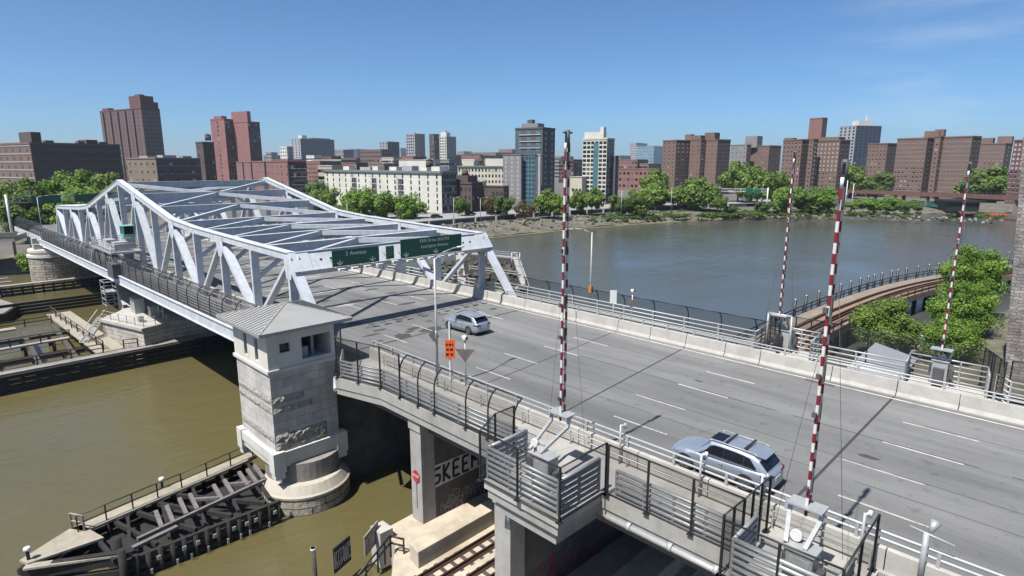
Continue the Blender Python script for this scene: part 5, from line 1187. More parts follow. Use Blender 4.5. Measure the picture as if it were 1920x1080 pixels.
def building(name, label, xl, xc, xr, ytop, d, m, mR=None, phi=8, floors=8, cols=(6,6), ww=1.3, wh=1.5, roofm=RF, frame=None, cat='building', group=None, win=(True,True), pair=False, skipL=None, cornice=None, parapet=.8, base=None, cap=100, z0=None, wm=WG, margins=1.0, t=None, zb=None, wall='wall'):
    u, v = basis(phi); C = at_dist(xc, d, GZ); ztop = z_at(xc, ytop, d); zb = GZ-.5 if zb is None else zb
    Lu = isect(C, u, xl); Lv = isect(C, v, xr)
    Lu = min(abs(Lu), 220); Lv = min(abs(Lv), 160)
    new = t is None
    Lv_w = max(Lv, 8 if new else .6); Lu_w = max(Lu, 8 if new else .6)
    if new: t = thing(name, label, cat, tuple(C), group=group)
    P = [C, C+v*Lv_w, C+v*Lv_w+u*Lu_w, C+u*Lu_w]
    b = MB(); b.prism([(p.x,p.y) for p in P], zb, ztop)
    o = b.build(wall, [m, mR or m], t)
    if mR:  # darker right-face material; on brick and plain walls it puts shade into colour
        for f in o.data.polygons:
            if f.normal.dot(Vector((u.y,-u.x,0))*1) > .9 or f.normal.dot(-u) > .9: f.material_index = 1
    b = MB(); c_ = (P[0]+P[2])/2
    b.prism([((c_+(p-c_)*.97).x,(c_+(p-c_)*.97).y) for p in P], ztop, ztop+.08); b.build('roof', roofm, t)
    if parapet:
        b = MB()
        for i in range(4): a, c = P[i], P[(i+1)%4]; b.bar((a.x,a.y,ztop+parapet/2-.02),(c.x,c.y,ztop+parapet/2-.02),.5,parapet)
        b.build('parapet', cornice or m, t)
    if cornice:
        b = MB()
        for i in range(4): a, c = P[i], P[(i+1)%4]; b.bar((a.x,a.y,ztop-.2),(c.x,c.y,ztop-.2),1.3,.5)
        b.build('cornice', cornice, t)
    fz0 = (base or zb+1.5); 
    if floors:
        if win[0] and cols[0]: windows(t, C, u, -v, Lu, fz0, ztop-.6, cols[0], floors, ww, wh, m=wm, frame=frame, skip=skipL, pair=pair, cap=cap*cols[0]//max(1,(sum(cols) if win[1] else cols[0])) if new else cap)
        if win[1] and cols[1]: windows(t, C, v, -u, Lv, fz0, ztop-.6, cols[1], floors, ww, wh, m=wm, frame=frame, pair=pair, cap=cap)
    t['_i'] = 0
    return t, C, u, v, Lu, Lv, ztop
def topbox(t, C, u, v, a0, a1, b0, b1, z0, z1, m, name='roof_block'):
    P = [C+u*a0+v*b0, C+u*a1+v*b0, C+u*a1+v*b1, C+u*a0+v*b1]
    MB().prism([(p.x,p.y) for p in P], z0, z1).build(name, m, t)
def tank(t, p, z, r=1.7, h=3.2, m=None):
    b = MB()
    for dx,dy in ((1,1),(-1,1),(1,-1),(-1,-1)): b.tube((p.x+dx*r*.6,p.y+dy*r*.6,z),(p.x+dx*r*.6,p.y+dy*r*.6,z+2),.12,n=5)
    b.tube((p.x,p.y,z+2),(p.x,p.y,z+2+h),r,n=12); b.tube((p.x,p.y,z+2+h),(p.x,p.y,z+3.1+h),r*1.05,.1,n=12); b.build('water_tank', m or BWD, t)
# --- left group
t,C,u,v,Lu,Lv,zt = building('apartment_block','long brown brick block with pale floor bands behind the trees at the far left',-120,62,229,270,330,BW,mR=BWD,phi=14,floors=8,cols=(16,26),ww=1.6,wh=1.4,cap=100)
b = MB()
for j in range(9):
    z = GZ+2+(zt-GZ-2.6)*j/8; a, c = C-v*.08, C+u*Lu-v*.08; b.bar((a.x,a.y,z),(c.x,c.y,z),.2,.45)
b.build('floor_band', LG, t); topbox(t,C,u,v,.5,12,1,Lv*.13,zt,zt+5,BWD); topbox(t,C,u,v,1,9,Lv*.62,Lv*.75,zt,zt+2.5,BWD)
for k in (.2, .55, .8): topbox(t,C,u,v,3,6,Lv*k,Lv*k+3,zt,zt+1.8,DGR,'rooftop_unit')
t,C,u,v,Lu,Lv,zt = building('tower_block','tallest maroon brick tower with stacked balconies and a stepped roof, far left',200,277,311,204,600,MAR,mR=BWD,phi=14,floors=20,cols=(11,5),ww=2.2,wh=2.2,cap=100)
topbox(t,C,u,v,.1,Lu*.26,.1,Lv*.72,zt-1,zt+10.5,MAR,'upper_wall'); topbox(t,C,u,v,.2,Lu*.2,Lv*.72,Lv*.95,zt-1,zt+6,MAR,'upper_wall'); topbox(t,C,u,v,Lu*.1,Lu*.2,Lv*.2,Lv*.5,zt+10.5,zt+12,MAR); topbox(t,C,u,v,Lu*.82,Lu*.98,Lv*.1,Lv*.4,zt,zt+3,MAR)
b = MB()
for k in (2,4,6,8,10):
    p = C+u*(Lu*(k)/11)-v*.5; b.box(p.x-.5,p.x+.5,p.y-.5,p.y+.5,GZ+4,zt-1)
b.build('balcony_stack', BWD, t)
t,C,u,v,Lu,Lv,zt = building('apartment_block','low tan brick block with a shaded flank in front of the tall maroon tower',238,293,376,298,400,TAN,mR=DGR,phi=14,floors=5,cols=(5,8),ww=1.8,wh=1.5,frame=FRM)
topbox(t,C,u,v,2,8,Lv*.2,Lv*.5,zt,zt+2.2,LG,'rooftop_unit'); topbox(t,C,u,v,Lu*.5,Lu*.8,4,9,zt,zt+1.8,LG,'rooftop_unit'); topbox(t,C,u,v,2,6,Lv*.65,Lv*.85,zt,zt+1.8,GRY,'rooftop_unit')
t,C,u,v,Lu,Lv,zt = building('apartment_block','small dark brown block squeezed left of the pink towers',373,384,404,268,460,BWD,phi=14,floors=7,cols=(2,3))
tank(t,C+u*6+v*8,zt,2.0,3.5)
t,C,u,v,Lu,Lv,zt = building('apartment_block','long red brick block with paired windows right behind the truss',376,542,574,303,345,RDB,mR=BWD,phi=-14,floors=5,cols=(15,5),ww=1.0,wh=1.7,frame=FRM,pair=True)
b = MB()
for k in (0,5,9,12): p = C+u*(Lu*k/15); q = p-v*.4; b.box(q.x-.5,q.x+.5,q.y-.5,q.y+.5,GZ,zt+.4)
b.build('pilaster', BWD, t)
t,C,u,v,Lu,Lv,zt = building('tower_block','shorter blank pink brick tower of the twin pair, left one',402,428,447,224,650,PNK,mR=MAR,phi=18,floors=16,cols=(1,4),ww=2,wh=2,win=(True,True))
topbox(t,C,u,v,Lu*.25,Lu*.8,Lv*.1,Lv*.6,zt,zt+3.5,PNK)
t,C,u,v,Lu,Lv,zt = building('tower_block','taller blank pink brick tower with a stepped top, right one of the twin pair',441,471,493,229,640,PNK,mR=MAR,phi=18,floors=16,cols=(0,5),ww=2,wh=2,win=(False,True))
topbox(t,C,u,v,.1,Lu*.98,.1,Lv*.3,zt-1,zt+10,PNK,'upper_wall')
# --- skyline between the twin towers and the white block
def sky(label, xl, xc, xr, y, d, m, mR=None, fl=12, cols=(4,5), name='high_rise', **k): return building(name, label, xl, xc, xr, y, d, m, mR=mR, phi=k.pop('phi',12), floors=fl, cols=cols, ww=k.pop('ww',3.5), wh=k.pop('wh',3), cap=60, **k)
sky('small white block just right of the twin pink towers',527,540,551,275,1300,WHT,GRY,8,(3,3))
t,C,u,v,Lu,Lv,zt = sky('wide blue-grey hospital block with a pale left end on the skyline',549,566,629,260,1500,LG,NAVY,14,(3,10)); topbox(t,C,u,v,Lu*.2,Lu*.6,Lv*.1,Lv*.25,zt,zt+8,WHT); topbox(t,C,u,v,Lu*.1,Lu*.6,Lv*.4,Lv*.9,zt-1,zt+3,NAVY)
sky('brown block with a small rooftop tower left of the blue high-rise',676,716,730,281,900,BW,BWD,7,(10,3))
sky('low dark blue-grey block right of the hospital block',629,645,664,281,1700,GRY,NAVY,6,(5,4))
sky('pale low block with shaded flank in front of the hospital block',585,640,672,300,800,PKW,BWD,4,(9,5))
sky('blue-grey high-rise with a pale left side behind the brown block',713,728,750,266,1150,LG,NAVY,12,(3,5))
t,C,u,v,Lu,Lv,zt = sky('boxy grey high-rise framed in pale concrete above the white apartment block',763,779,798,251,1200,LG,GRY,14,(4,4)); topbox(t,C,u,v,-1,1,-1,1,GZ,zt+3,LG,'corner_frame')
t,C,u,v,Lu,Lv,zt = sky('narrow dark brown tower with arched top floors next to the white high-rise',806,815,825,252,1000,BWD,MAR,9,(2,2))
t,C,u,v,Lu,Lv,zt = sky('slim white stepped high-rise with a shaded grey flank on the skyline',825,838,856,256,1200,WHT,GRY,14,(3,4)); topbox(t,C,u,v,.1,Lu*.8,.1,Lv*.4,zt-1,zt+8,WHT,'upper_wall'); topbox(t,C,u,v,Lu*.3,Lu*.6,Lv*.1,Lv*.3,zt+8,zt+11,LG)
# far low skyline
low = [('white low block just right of the white hospital block base',575,590,604,292,900,WHT,4),('dark red block between the hospital and the brown block, low',604,622,640,294,850,MAR,5),('grey stone terrace with pale front right of the brown block',716,738,752,296,700,PKW,4),('small red house row behind the boxy grey high-rise base',750,775,800,294,900,RDB,4),('cream low block below the narrow dark brown tower',796,812,826,300,640,CRM,3),('low grey block below the slim white high-rise',826,842,858,300,560,GRY,4),('brown terrace row directly left of the grey and teal tower',900,932,962,297,900,BWD,5),('low white terrace between the brown ones behind the church',866,890,912,300,700,WHT,3),('pale block peeping between the striped arm and the white tower',1064,1080,1096,300,950,LG,6),('brown terrace left of the pale glass block',1155,1172,1196,304,800,BW,4),('tan low block behind the red block right of the white tower',1196,1216,1240,308,700,TAN,4),('brown brick terrace just left of the hospital block, low',512,540,570,300,600,BW,5),('pale low terrace behind the left end of the white apartment block',596,622,650,312,420,PKW,4),('low red terrace between two dark blocks behind the white apartment block',640,668,690,306,560,RDB,4),('flat tan block behind the middle of the white apartment block',690,720,748,308,480,TAN,4),('small dark block on the skyline right of the twin towers',500,510,522,286,1500,GRY,6),('distant blue-grey slab far behind the brown block',655,672,690,280,2300,NAVY,10),('distant pale slab left of the boxy grey high-rise',742,752,764,278,2300,LG,10),('distant grey slab right of the stepped white high-rise',858,870,886,284,2400,GRY,8),('low tan terrace in front of the brown terrace by the cream block',905,938,965,302,620,TAN,4),('reddish low terrace under the hospital block',560,600,640,303,700,RDB,5),('brown low terrace left of the white apartment block roof',630,668,700,297,1000,BW,5),('row of red brick houses behind the second cream block',856,900,965,292,1200,RDB,5),('low brown terrace with a domed church behind it',880,930,985,286,1800,BW,5),('grey low block right of the grey and teal tower',1038,1052,1075,294,900,GRY,6),('dark red low block behind the striped gate arm',1048,1075,1095,300,700,MAR,6),('red brick terrace right of the white tower',1150,1195,1215,300,700,RDB,5),('red and white low shop row right of the white tower',1160,1230,1245,318,520,RDB,3),('tall pale blue office block behind the glass block',1180,1192,1212,268,2200,LG,12),('wide pale glass block left of the brown estate towers',1192,1225,1242,274,1500,GLB,8),('far brown block between the hospital and the twin towers',495,512,528,292,1700,BW,5),('low white block behind the brown terrace',730,752,768,292,1300,WHT,6),('far grey block peeping left of the brown estate',1150,1162,1182,292,1900,GRY,6),('distant brown terrace behind the grey tower',935,960,985,280,2200,RDB,8),('far low brown terrace right of the white high-rise',850,880,905,290,1500,BWD,6)]
for lab,xl,xc,xr,y,d,m,fl in low: sky(lab,xl,xc,xr,y,d,m,BWD if m in (RDB,BW,MAR) else None,fl,(9,5),name='terrace_block',ww=2.2,wh=2.0)
# --- white apartment block by the highway
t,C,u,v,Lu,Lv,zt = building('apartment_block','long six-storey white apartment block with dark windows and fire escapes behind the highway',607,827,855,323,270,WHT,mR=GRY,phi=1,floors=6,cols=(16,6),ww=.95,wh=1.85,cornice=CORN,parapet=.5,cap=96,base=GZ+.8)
b = MB()
for f in (.30,.52,.70):
    p = C+u*(Lu*f)-v*1.2
    for j in range(5):
        z = GZ+4.6+j*2.75; a = p-u*2.2; c = p+u*2.2; b.bar((a.x,a.y,z),(c.x,c.y,z),1.3,.1); b.bar((a.x,a.y,z+1),(c.x,c.y,z+1),.08); 
        if j: b.bar((a.x,a.y,z-2.7),(c.x,c.y,z),.1)
b.build('fire_escape', DARKG, t)
for a0,a1,b0,b1,h,mm in ((6,12,4,9,2.4,WHT),(18,22,6,10,1.8,WHT),(28,36,5,9,2.6,LG),(42,48,6,10,2.2,WHT),(55,60,4,8,2.4,WHT),(68,78,8,12,2.0,LG),(84,90,5,9,2.4,WHT)): topbox(t,C,u,v,a0,a1,b0,b1,zt,zt+h,mm,'rooftop_unit')
tank(t,C+u*26+v*14,zt)
building('warehouse','plain white gabled hall rising behind the white apartment block',748,800,808,300,420,WHT,phi=1,floors=0,cols=(0,0),parapet=.3)
t,C,u,v,Lu,Lv,zt = building('apartment_block','cream apartment block with a green cornice behind the dark church',858,946,960,312,400,CRM,mR=GRY,phi=30,floors=5,cols=(14,2),ww=1.1,wh=1.8,cornice=CORN,parapet=.4,cap=80)
topbox(t,C,u,v,2,14,3,10,zt,zt+5,WHT,'rooftop_unit'); topbox(t,C,u,v,22,30,3,8,zt,zt+3.5,CRM,'rooftop_unit'); tank(t,C+u*18+v*6,zt)
t,C,u,v,Lu,Lv,zt = building('church','dark brown church-like building with a round turret between the white block and the grey tower',853,884,893,345,272,BWD,phi=10,floors=3,cols=(4,2),ww=.9,wh=1.6)
topbox(t,C,u,v,3,12,1,8,zt,zt+3.6,BWD); b = MB(); p = C+u*7+v*4; b.tube((p.x,p.y,zt+3.6),(p.x,p.y,zt+6.2),1.8,1.2,n=12); b.build('turret', BWD, t)
t,C,u,v,Lu,Lv,zt = building('hall','low dark brown hall with a small pale gable in front of the cream apartment block',890,944,950,350,275,BWD,phi=28,floors=2,cols=(7,1),ww=1.2,wh=1.4,parapet=.3)
topbox(t,C,u,v,10,18,1,5,zt,zt+2.4,PKW)
# --- grey and teal tower
t,C,u,v,Lu,Lv,zt = building('apartment_tower','dark grey apartment tower with white balcony lines and a lower teal-striped wing',966,1017,1040,241,325,DGR,mR=DGR,phi=14,floors=13,cols=(3,2),ww=2.3,wh=1.6,cap=30,wm=TEAL)
topbox(t,C,u,v,4,14,2,9,zt,zt+3,GRY); topbox(t,C,u,v,8,11,3,6,zt+3,zt+5,DGR)
b = MB()
for j in range(5):
    z = zt-3-j*3.4; a = C-v*.2+u*1; c = C-v*.2+u*(Lu*.85); b.bar((a.x,a.y,z),(c.x,c.y,z),.5,.28)
b.build('balcony_line', WHT, t)
for xl,xc,y,m_,nm,cc,wmm in ((943,977,290,GRY,'wing_wall',(3,0),LG),(978,1003,290,TEAL,'teal_glazing_wall',(4,0),NAVY),(1003,1012,292,DGR,'dark_strip_wall',(0,0),WG)):
    building('',None,xl,xc,xc+3,y,315 if nm!='dark_strip_wall' else 314,m_,phi=14,floors=11 if cc[0] else 0,cols=cc,ww=1.3,wh=1.4,t=t,win=(True,False),parapet=.3,wm=wmm,cap=95,wall=nm,frame=None)
building('',None,1009,1013,1015,292,312,LG,phi=14,floors=0,cols=(0,0),t=t,parapet=0,wall='grey_panel_wall')
# --- white tower
t,C,u,v,Lu,Lv,zt = building('apartment_tower','white apartment tower with a teal strip and shaded grey flank right of the striped arm',1092,1137,1151,261,340,WHT,mR=GRY,phi=14,floors=14,cols=(6,3),ww=1.9,wh=1.5,cap=84)
topbox(t,C,u,v,3,14,1,6,zt,zt+4,WHT); topbox(t,C,u,v,2,4,-.3,3,zt,zt+6.5,WHT,'chimney')
b = MB()
for f,mm in ((.34,0),): p = C+u*(Lu*f)-v*.12; q = C+u*(Lu*(f+.2))-v*.12; b.bar(((p+q)/2).to_tuple()[:2]+(GZ,),((p+q)/2).to_tuple()[:2]+(zt-2,),(q-p).length,.25,up=tuple(v))
b.build('teal_strip', TEAL, t)
building('',None,1148,1154,1160,292,345,DGR,phi=14,floors=0,cols=(0,0),t=t,parapet=0,wall='rear_wing_wall')
t,C,u,v,Lu,Lv,zt = building('low_block','plain cream low block between the two apartment towers',1072,1092,1096,332,340,CRM,phi=14,floors=1,cols=(3,0),parapet=.3)
# --- brown housing estate
def estate(label, parts, d, fl=13, phi=-15, roofs=(), m=BW, name='estate_tower', cap=60):
    t = None
    for i, (xl,xc,xr,y,mm) in enumerate(parts):
        C_ = at_dist(xc, d, GZ)
        if t is None:
            t,C,u,v,Lu,Lv,zt = building(name,label,xl,xc,xr,y,d,mm,phi=phi,mR=BWD,floors=fl,cols=(max(2,(xc-xl)//7),max(1,(xr-xc)//8)),ww=1.0,wh=1.1,frame=FRM,cap=cap)
            r0 = (C,u,v,zt)
        else: building('',None,xl,xc,xr,y,d-3*i,mm,phi=phi,mR=BWD,floors=fl,cols=(max(1,(xc-xl)//7),max(1,(xr-xc)//8)),ww=1.0,wh=1.1,frame=FRM,t=t,cap=95,wall='wing_wall')
    for px, w_, h in roofs:
        c = at_dist(px, d+14, GZ); z = r0[3]; b = MB(); b.box(c.x-w_/2,c.x+w_/2,c.y-w_/2,c.y+w_/2,z-1,z+h); b.build('roof_block', mm, t)
    return t
estate('leftmost brown brick estate tower with two wings, right of the pale glass block',[(1241,1266,1292,264,BW),(1292,1312,1320,262,BW),(1317,1343,1367,263,BW)],470,13,roofs=((1290,5,5),(1305,11,4),(1332,8,6)))
estate('lower brown estate block behind trees between the first and second estate towers',[(1405,1440,1462,274,BW),(1368,1398,1406,272,GRY)],640,9,roofs=((1410,12,10),))
estate('second brown brick estate tower with a dark rooftop and a tall shaft behind it',[(1465,1500,1517,263,BW),(1527,1571,1590,264,BW),(1513,1522,1530,262,BW)],440,13,roofs=((1478,6,2),(1555,12,2)))
sky('tall plain rust-brown shaft behind the second estate tower',1510,1534,1540,222,700,RDB,BWD,0,(0,0),name='tower_block',phi=-15)
t,C,u,v,Lu,Lv,zt = sky('dark navy glass high-rise with a pale grey left side and white rooftop plant',1567,1598,1645,236,1100,LG,NAVY,16,(4,6),phi=-30); topbox(t,C,u,v,Lu*.1,Lu*.5,Lv*.15,Lv*.75,zt,zt+8,WHT); topbox(t,C,u,v,Lu*.2,Lu*.24,Lv*.5,Lv*.54,zt,zt+18,WHT,'mast')
estate('lower brown estate block right of the navy glass high-rise',[(1624,1660,1684,270,BW)],560,11)
estate('largest brown brick estate slab, with shaded side strips, right of the navy high-rise',[(1677,1733,1746,260,BW),(1746,1757,1765,257,BW),(1759,1816,1833,257,BW)],470,13,roofs=((1742,8,5),(1755,5,6)))
estate('brown estate slab with many small dark windows near the right edge',[(1822,1880,1893,270,BW)],600,11,roofs=((1842,10,5),(1878,9,6)))
estate('plain brown estate tower cut off by the right edge',[(1895,1935,1960,264,MAR)],430,13)
# ---------------------------------------------------------------- right viaduct over the bank
t = thing('elevated_viaduct', 'long rusty brown girder viaduct on piers above the far bank, right', 'viaduct', tuple(at_dist(1740,400,GZ)))
A = at_dist(1588, 455, 0); B_ = at_dist(1990, 330, 0); za = z_at(1600,356,452); zb_ = z_at(1920,364,350)
b = MB(); b.bar((A.x,A.y,za-.9),(B_.x,B_.y,zb_-.9),7,1.4); b.build('deck', DARKG, t)
nrm = Vector(((B_-A).y,-(B_-A).x,0)).normalized(); nrm = nrm if nrm.dot(A) < 0 else -nrm
b = MB(); a = A+nrm*3.6; c = B_+nrm*3.6; b.bar((a.x,a.y,za-.9),(c.x,c.y,zb_-.9),.4,2.1); b.build('girder', mat('rust_brown_girder',(.20,.10,.08),.85,var=.2,scale=.3), t)
b = MB(); b.bar((a.x,a.y,za+.9),(c.x,c.y,zb_+.9),.12,.12)
for i in range(60): p = a.lerp(c,i/60); b.box(p.x-.06,p.x+.06,p.y-.06,p.y+.06,za+(zb_-za)*i/60,za+(zb_-za)*i/60+.95)
b.build('railing', DARKG, t)
b = MB()
for f in (.02,.2,.37,.54,.72,.9):
    p = A.lerp(B_, f); z = za+(zb_-za)*f
    for s in (-2.4,2.4): q = p+nrm*s; MB().box(q.x-.8,q.x+.8,q.y-.8,q.y+.8,GZ,z-1.6).build('column', wallm('brown_concrete',(.20,.16,.13)), t)
t = thing('site_fence', 'dark green screened fence on the bank under the brown viaduct', 'fence', tuple(at_dist(1740,385,GZ))); p = at_dist(1738,385,GZ); q = at_dist(1828,365,GZ)
b = MB(); b.bar((p.x,p.y,4.3),(q.x,q.y,4.3),.1,2.8); b.build('screen', mat('green_screen',(.02,.12,.08),.8,var=.3,scale=.3), t)
t = thing('dark_shed', 'dark open shelter on the bank under the brown viaduct at the right', 'shelter', tuple(at_dist(1855,360,GZ))); u,v = basis(30); C = at_dist(1880,352,GZ)
b = MB(); topbox(t,C,u,v,0,20,0,12,GZ+4.2,GZ+5.2,BLACK,'roof'); topbox(t,C,u,v,6,19,1,11,GZ,GZ+4.2,BLACK,'wall')
bo = at_z(1778,404.5,0); b2 = at_z(1888,405.5,0); b = MB(); n_ = 22
for i in range(n_): p = bo.lerp(b2,i/n_); q = bo.lerp(b2,(i+.88)/n_); b.tube((p.x,p.y,.3),(q.x,q.y,.3),.75,n=8)
tag(b.build('floating_boom', mat('red_float',(.55,.02,.03),.6,var=.15)), 'bright red floating boom on the water below the brown viaduct', 'boom')
# ---------------------------------------------------------------- gantries and lamps on the far bank
def gantry(label, A, B_, z0, z1, signs, m=GALV):
    t = thing('sign_gantry', label, 'sign gantry', tuple(A)); A = Vector(A); B_ = Vector(B_)
    for q_ in (A, B_): MB().tube((q_.x,q_.y,z0),(q_.x,q_.y,z1+.6),.28,n=8).build('post', m, t)
    b = MB(); 
    for dz in (0,-1.3): b.bar((A.x,A.y,z1+dz),(B_.x,B_.y,z1+dz),.16)
    n_ = max(6, int((B_-A).length/2.4))
    for i in range(n_): p = A.lerp(B_,i/n_); q = A.lerp(B_,(i+1)/n_); b.bar((p.x,p.y,z1 if i%2 else z1-1.3),(q.x,q.y,z1-1.3 if i%2 else z1),.09); b.bar((p.x,p.y,z1),(p.x,p.y,z1-1.3),.09)
    b.build('truss_beam', m, t)
    for f0, f1, h0, h1 in signs:
        p = A.lerp(B_,f0); q = A.lerp(B_,f1); o = Vector((-p.x,-p.y,0)).normalized()*.4; b = MB(); b.bar((p.x+o.x,p.y+o.y,(h0+h1)/2),(q.x+o.x,q.y+o.y,(h0+h1)/2),.1,h1-h0); b.build('sign_panel', GREEN, t)
    return t
gp = 185.0; z1 = 16.9
gantry('pipe gantry with two green signs over the far end of the road, behind the truss', (15.9,gp-5,0), (45,gp+2,0), 3.0, 17.0, [(.16,.36,15.2,17.1),(.46,.70,15.2,17.1)])
g0 = at_dist(1352,300,GZ); g1 = at_dist(1444,300,GZ)
gantry('white gantry with small bright green signs over the far highway', tuple(g0), tuple(g1), 3, z_at(1400,354,300), [(.55,.70,z_at(1400,363,300),z_at(1400,353,300)),(.72,.86,z_at(1400,363,300),z_at(1400,354,300))], m=WHITE)
for px, d, yt, lab in ((849,222,371,'twin-armed grey lamp with a white box in front of the white apartment block'),(900,225,372,'single lamp right of the dark church by the highway'),(1010,232,366,'twin-armed lamp with a white box in front of the grey and teal tower'),(1262,262,356,'lamp beside the highway in front of the first estate tower'),(1168,240,360,'lamp between trees right of the white tower'),(646,215,381,'twin-armed lamp just above the far truss chord')):
    p = at_dist(px,d*1.07 if px > 1000 else d,GZ); lamp(lab, p.x, p.y, GZ, z_at(px,yt,d), 1.9, -1.2, group='lamps along the far highway', double=True, r=.14)
p = at_dist(1593,330,GZ); t = thing('flag_mast', 'slim white mast rising left of the brown viaduct', 'mast', tuple(p)); b = MB(); b.tube(tuple(p),(p.x,p.y,z_at(1593,338,330)),.3,.15,n=8); b.tube((p.x+3,p.y-2,3),(p.x+3,p.y-2,z_at(1593,345,330)),.2,.12,n=8); b.build('mast', WHITE, t)
# tiny traffic far away: each a car of its own with cabin and glass
def tiny_car(label, p, rz, m, L=4.6, H=1.5, group='distant cars', van=False):
    t = thing('car', label, 'car', tuple(p), rz, group)
    def add(nm, mb, mm): o = mb.build(nm, mm); o.parent = t; return o
    b = MB(); b.loft([[(x,-.9*w_,.3),(x,-.9*w_,z),(x,.9*w_,z),(x,.9*w_,.3)] for x,w_,z in ((-L/2,.85,.75),(-L/2+.2,1,.95),(L/2-1.2,1,.9),(L/2-.1,.9,.7),(L/2,.8,.6))]); add('body', b, m)
    b = MB(); k = .15 if van else .6
    b.loft([[(x,-.8*w_,.9),(x,-.72*w_,z),(x,.72*w_,z),(x,.8*w_,.9)] for x,w_,z in ((-L/2+.1,1,.95),(-L/2+k,.95,H-.05),(L/2-1.9,.95,H),(L/2-1.2,1,.92))]); add('cabin', b, GLASS if not van else m)
    b = MB(); b.box(-L/2+.8,L/2-2.0,-.62,.62,H-.0,H+.05); add('roof_panel', b, m)
    b = MB()
    for x in (-L/2+.8,L/2-.85):
        for y in (-.85,.85): b.tube((x,y-.1,.32),(x,y+.1,.32),.32,n=10)
    add('wheels', b, TYRE)
    return t
CW = mat('white_car_paint',(.65,.65,.64),.3,var=0); CB = mat('black_car_paint',(.02,.02,.025),.25,var=0); CR = mat('dark_red_car_paint',(.25,.03,.03),.3,var=0)
hd = math.atan2((hw[4]-hw[1]).y,(hw[4]-hw[1]).x)
for px, py, m_, lab in ((882,403,CB,'black car on the far highway right of the twin-armed lamp'),(922,401,CB,'first of two dark cars close together on the far highway'),(941,401.5,CB,'second of two dark cars close together on the far highway'),(819,409,CB,'dark car at the left end of the far highway just above the portal sign'),(1023,395,CR,'dark red car on the far highway near the second twin-armed lamp'),(790,398,CW,'white car parked at the foot of the white apartment block')):
    tiny_car(lab, at_z(px,py,4.52), hd, m_)
for x, y, m_, lab, van in ((25.6,226,CR,'red car queuing at the far left end of the road',False),(29,229,CB,'black car queuing at the far left end of the road',False),(33,224,CW,'white van at the far left end of the road',True),(27,236,CW,'white car behind the red one at the far left end of the road',False),(37,232,CB,'dark van at the far left end of the road beside the truss',True)):
    tiny_car(lab, Vector((x,y,zd(y)+.02)), R(90), m_, H=2.2 if van else 1.5, L=5.4 if van else 4.6, van=van)
# ramp buildings / sheds left of the approach
t = thing('elevated_ramp', 'grey elevated road ramp on columns at the far left edge', 'ramp', (-5,190,3)); b = MB(); b.bar((-60,205,8),(17,176,8.2),9,1.2); b.build('deck', CONC, t)
for x, y in ((-40,197.5),(-20,190),(0,182.5),(9,179)): MB().box(x-.9,x+.9,y-.9,y+.9,2,7.6).build('column', CONC, t); MB().bar((-60,200.6,9),(16,171.6,9.2),.25,1).build('parapet', CONC_L, t)
t = thing('end_abutment', 'dark abutment and piers under the far end of the road', 'abutment', (33,172,0)); b = MB(); b.box(22,44,176,215,-1,7.2); b.build('wall', CONC_D, t)
guard_fence('approach_fence', 'dark curved mesh fence on the walkway at the far end beyond the truss', 19.0, [162+3.2*i for i in range(14)], lambda y: zs(160)-.02*(y-160)+.3, 1, h=2.6)
b = MB(); b.bar((19.0,161,zs(160)-.3),(19.0,206,zs(160)-1.2),.3,1.1); tag(b.build('walkway_girder', STEELP), 'pale girder carrying the walkway at the far end beyond the truss', 'girder')
# ---------------------------------------------------------------- trees
def leafmat(name, c1, c2):
    m = bpy.data.materials.new(name); m.use_nodes = True; n = m.node_tree.nodes; l = m.node_tree.links; b = n['Principled BSDF']; b.inputs['Roughness'].default_value = .6; b.inputs['Specular IOR Level'].default_value = .25
    tc = n.new('ShaderNodeTexCoord'); no = n.new('ShaderNodeTexNoise'); no.inputs['Scale'].default_value = 2.6; no.inputs['Detail'].default_value = 4; l.new(tc.outputs['Object'], no.inputs[0])
    cr = n.new('ShaderNodeValToRGB'); cr.color_ramp.elements[0].position = .32; cr.color_ramp.elements[1].position = .68; cr.color_ramp.elements[0].color = (*c1,1); cr.color_ramp.elements[1].color = (*c2,1); l.new(no.outputs['Fac'], cr.inputs[0]); l.new(cr.outputs[0], b.inputs['Base Color'])
    tr_ = n.new('ShaderNodeBsdfTranslucent'); l.new(cr.outputs[0], tr_.inputs[0]); mx = n.new('ShaderNodeMixShader'); mx.inputs[0].default_value = .42; l.new(b.outputs[0], mx.inputs[1]); l.new(tr_.outputs[0], mx.inputs[2]); l.new(mx.outputs[0], n['Material Output'].inputs[0])
    return m
LF1 = leafmat('fresh_leaves', (.09,.15,.03), (.20,.28,.06)); LF2 = leafmat('deep_green_leaves', (.065,.12,.03), (.15,.22,.055)); LF3 = leafmat('bright_leaves', (.085,.165,.026), (.21,.32,.055)); LF4 = leafmat('bronze_leaves', (.10,.075,.03), (.17,.13,.06))
BARK = mat('bark', (.07,.055,.04), .95, var=.3)
import array
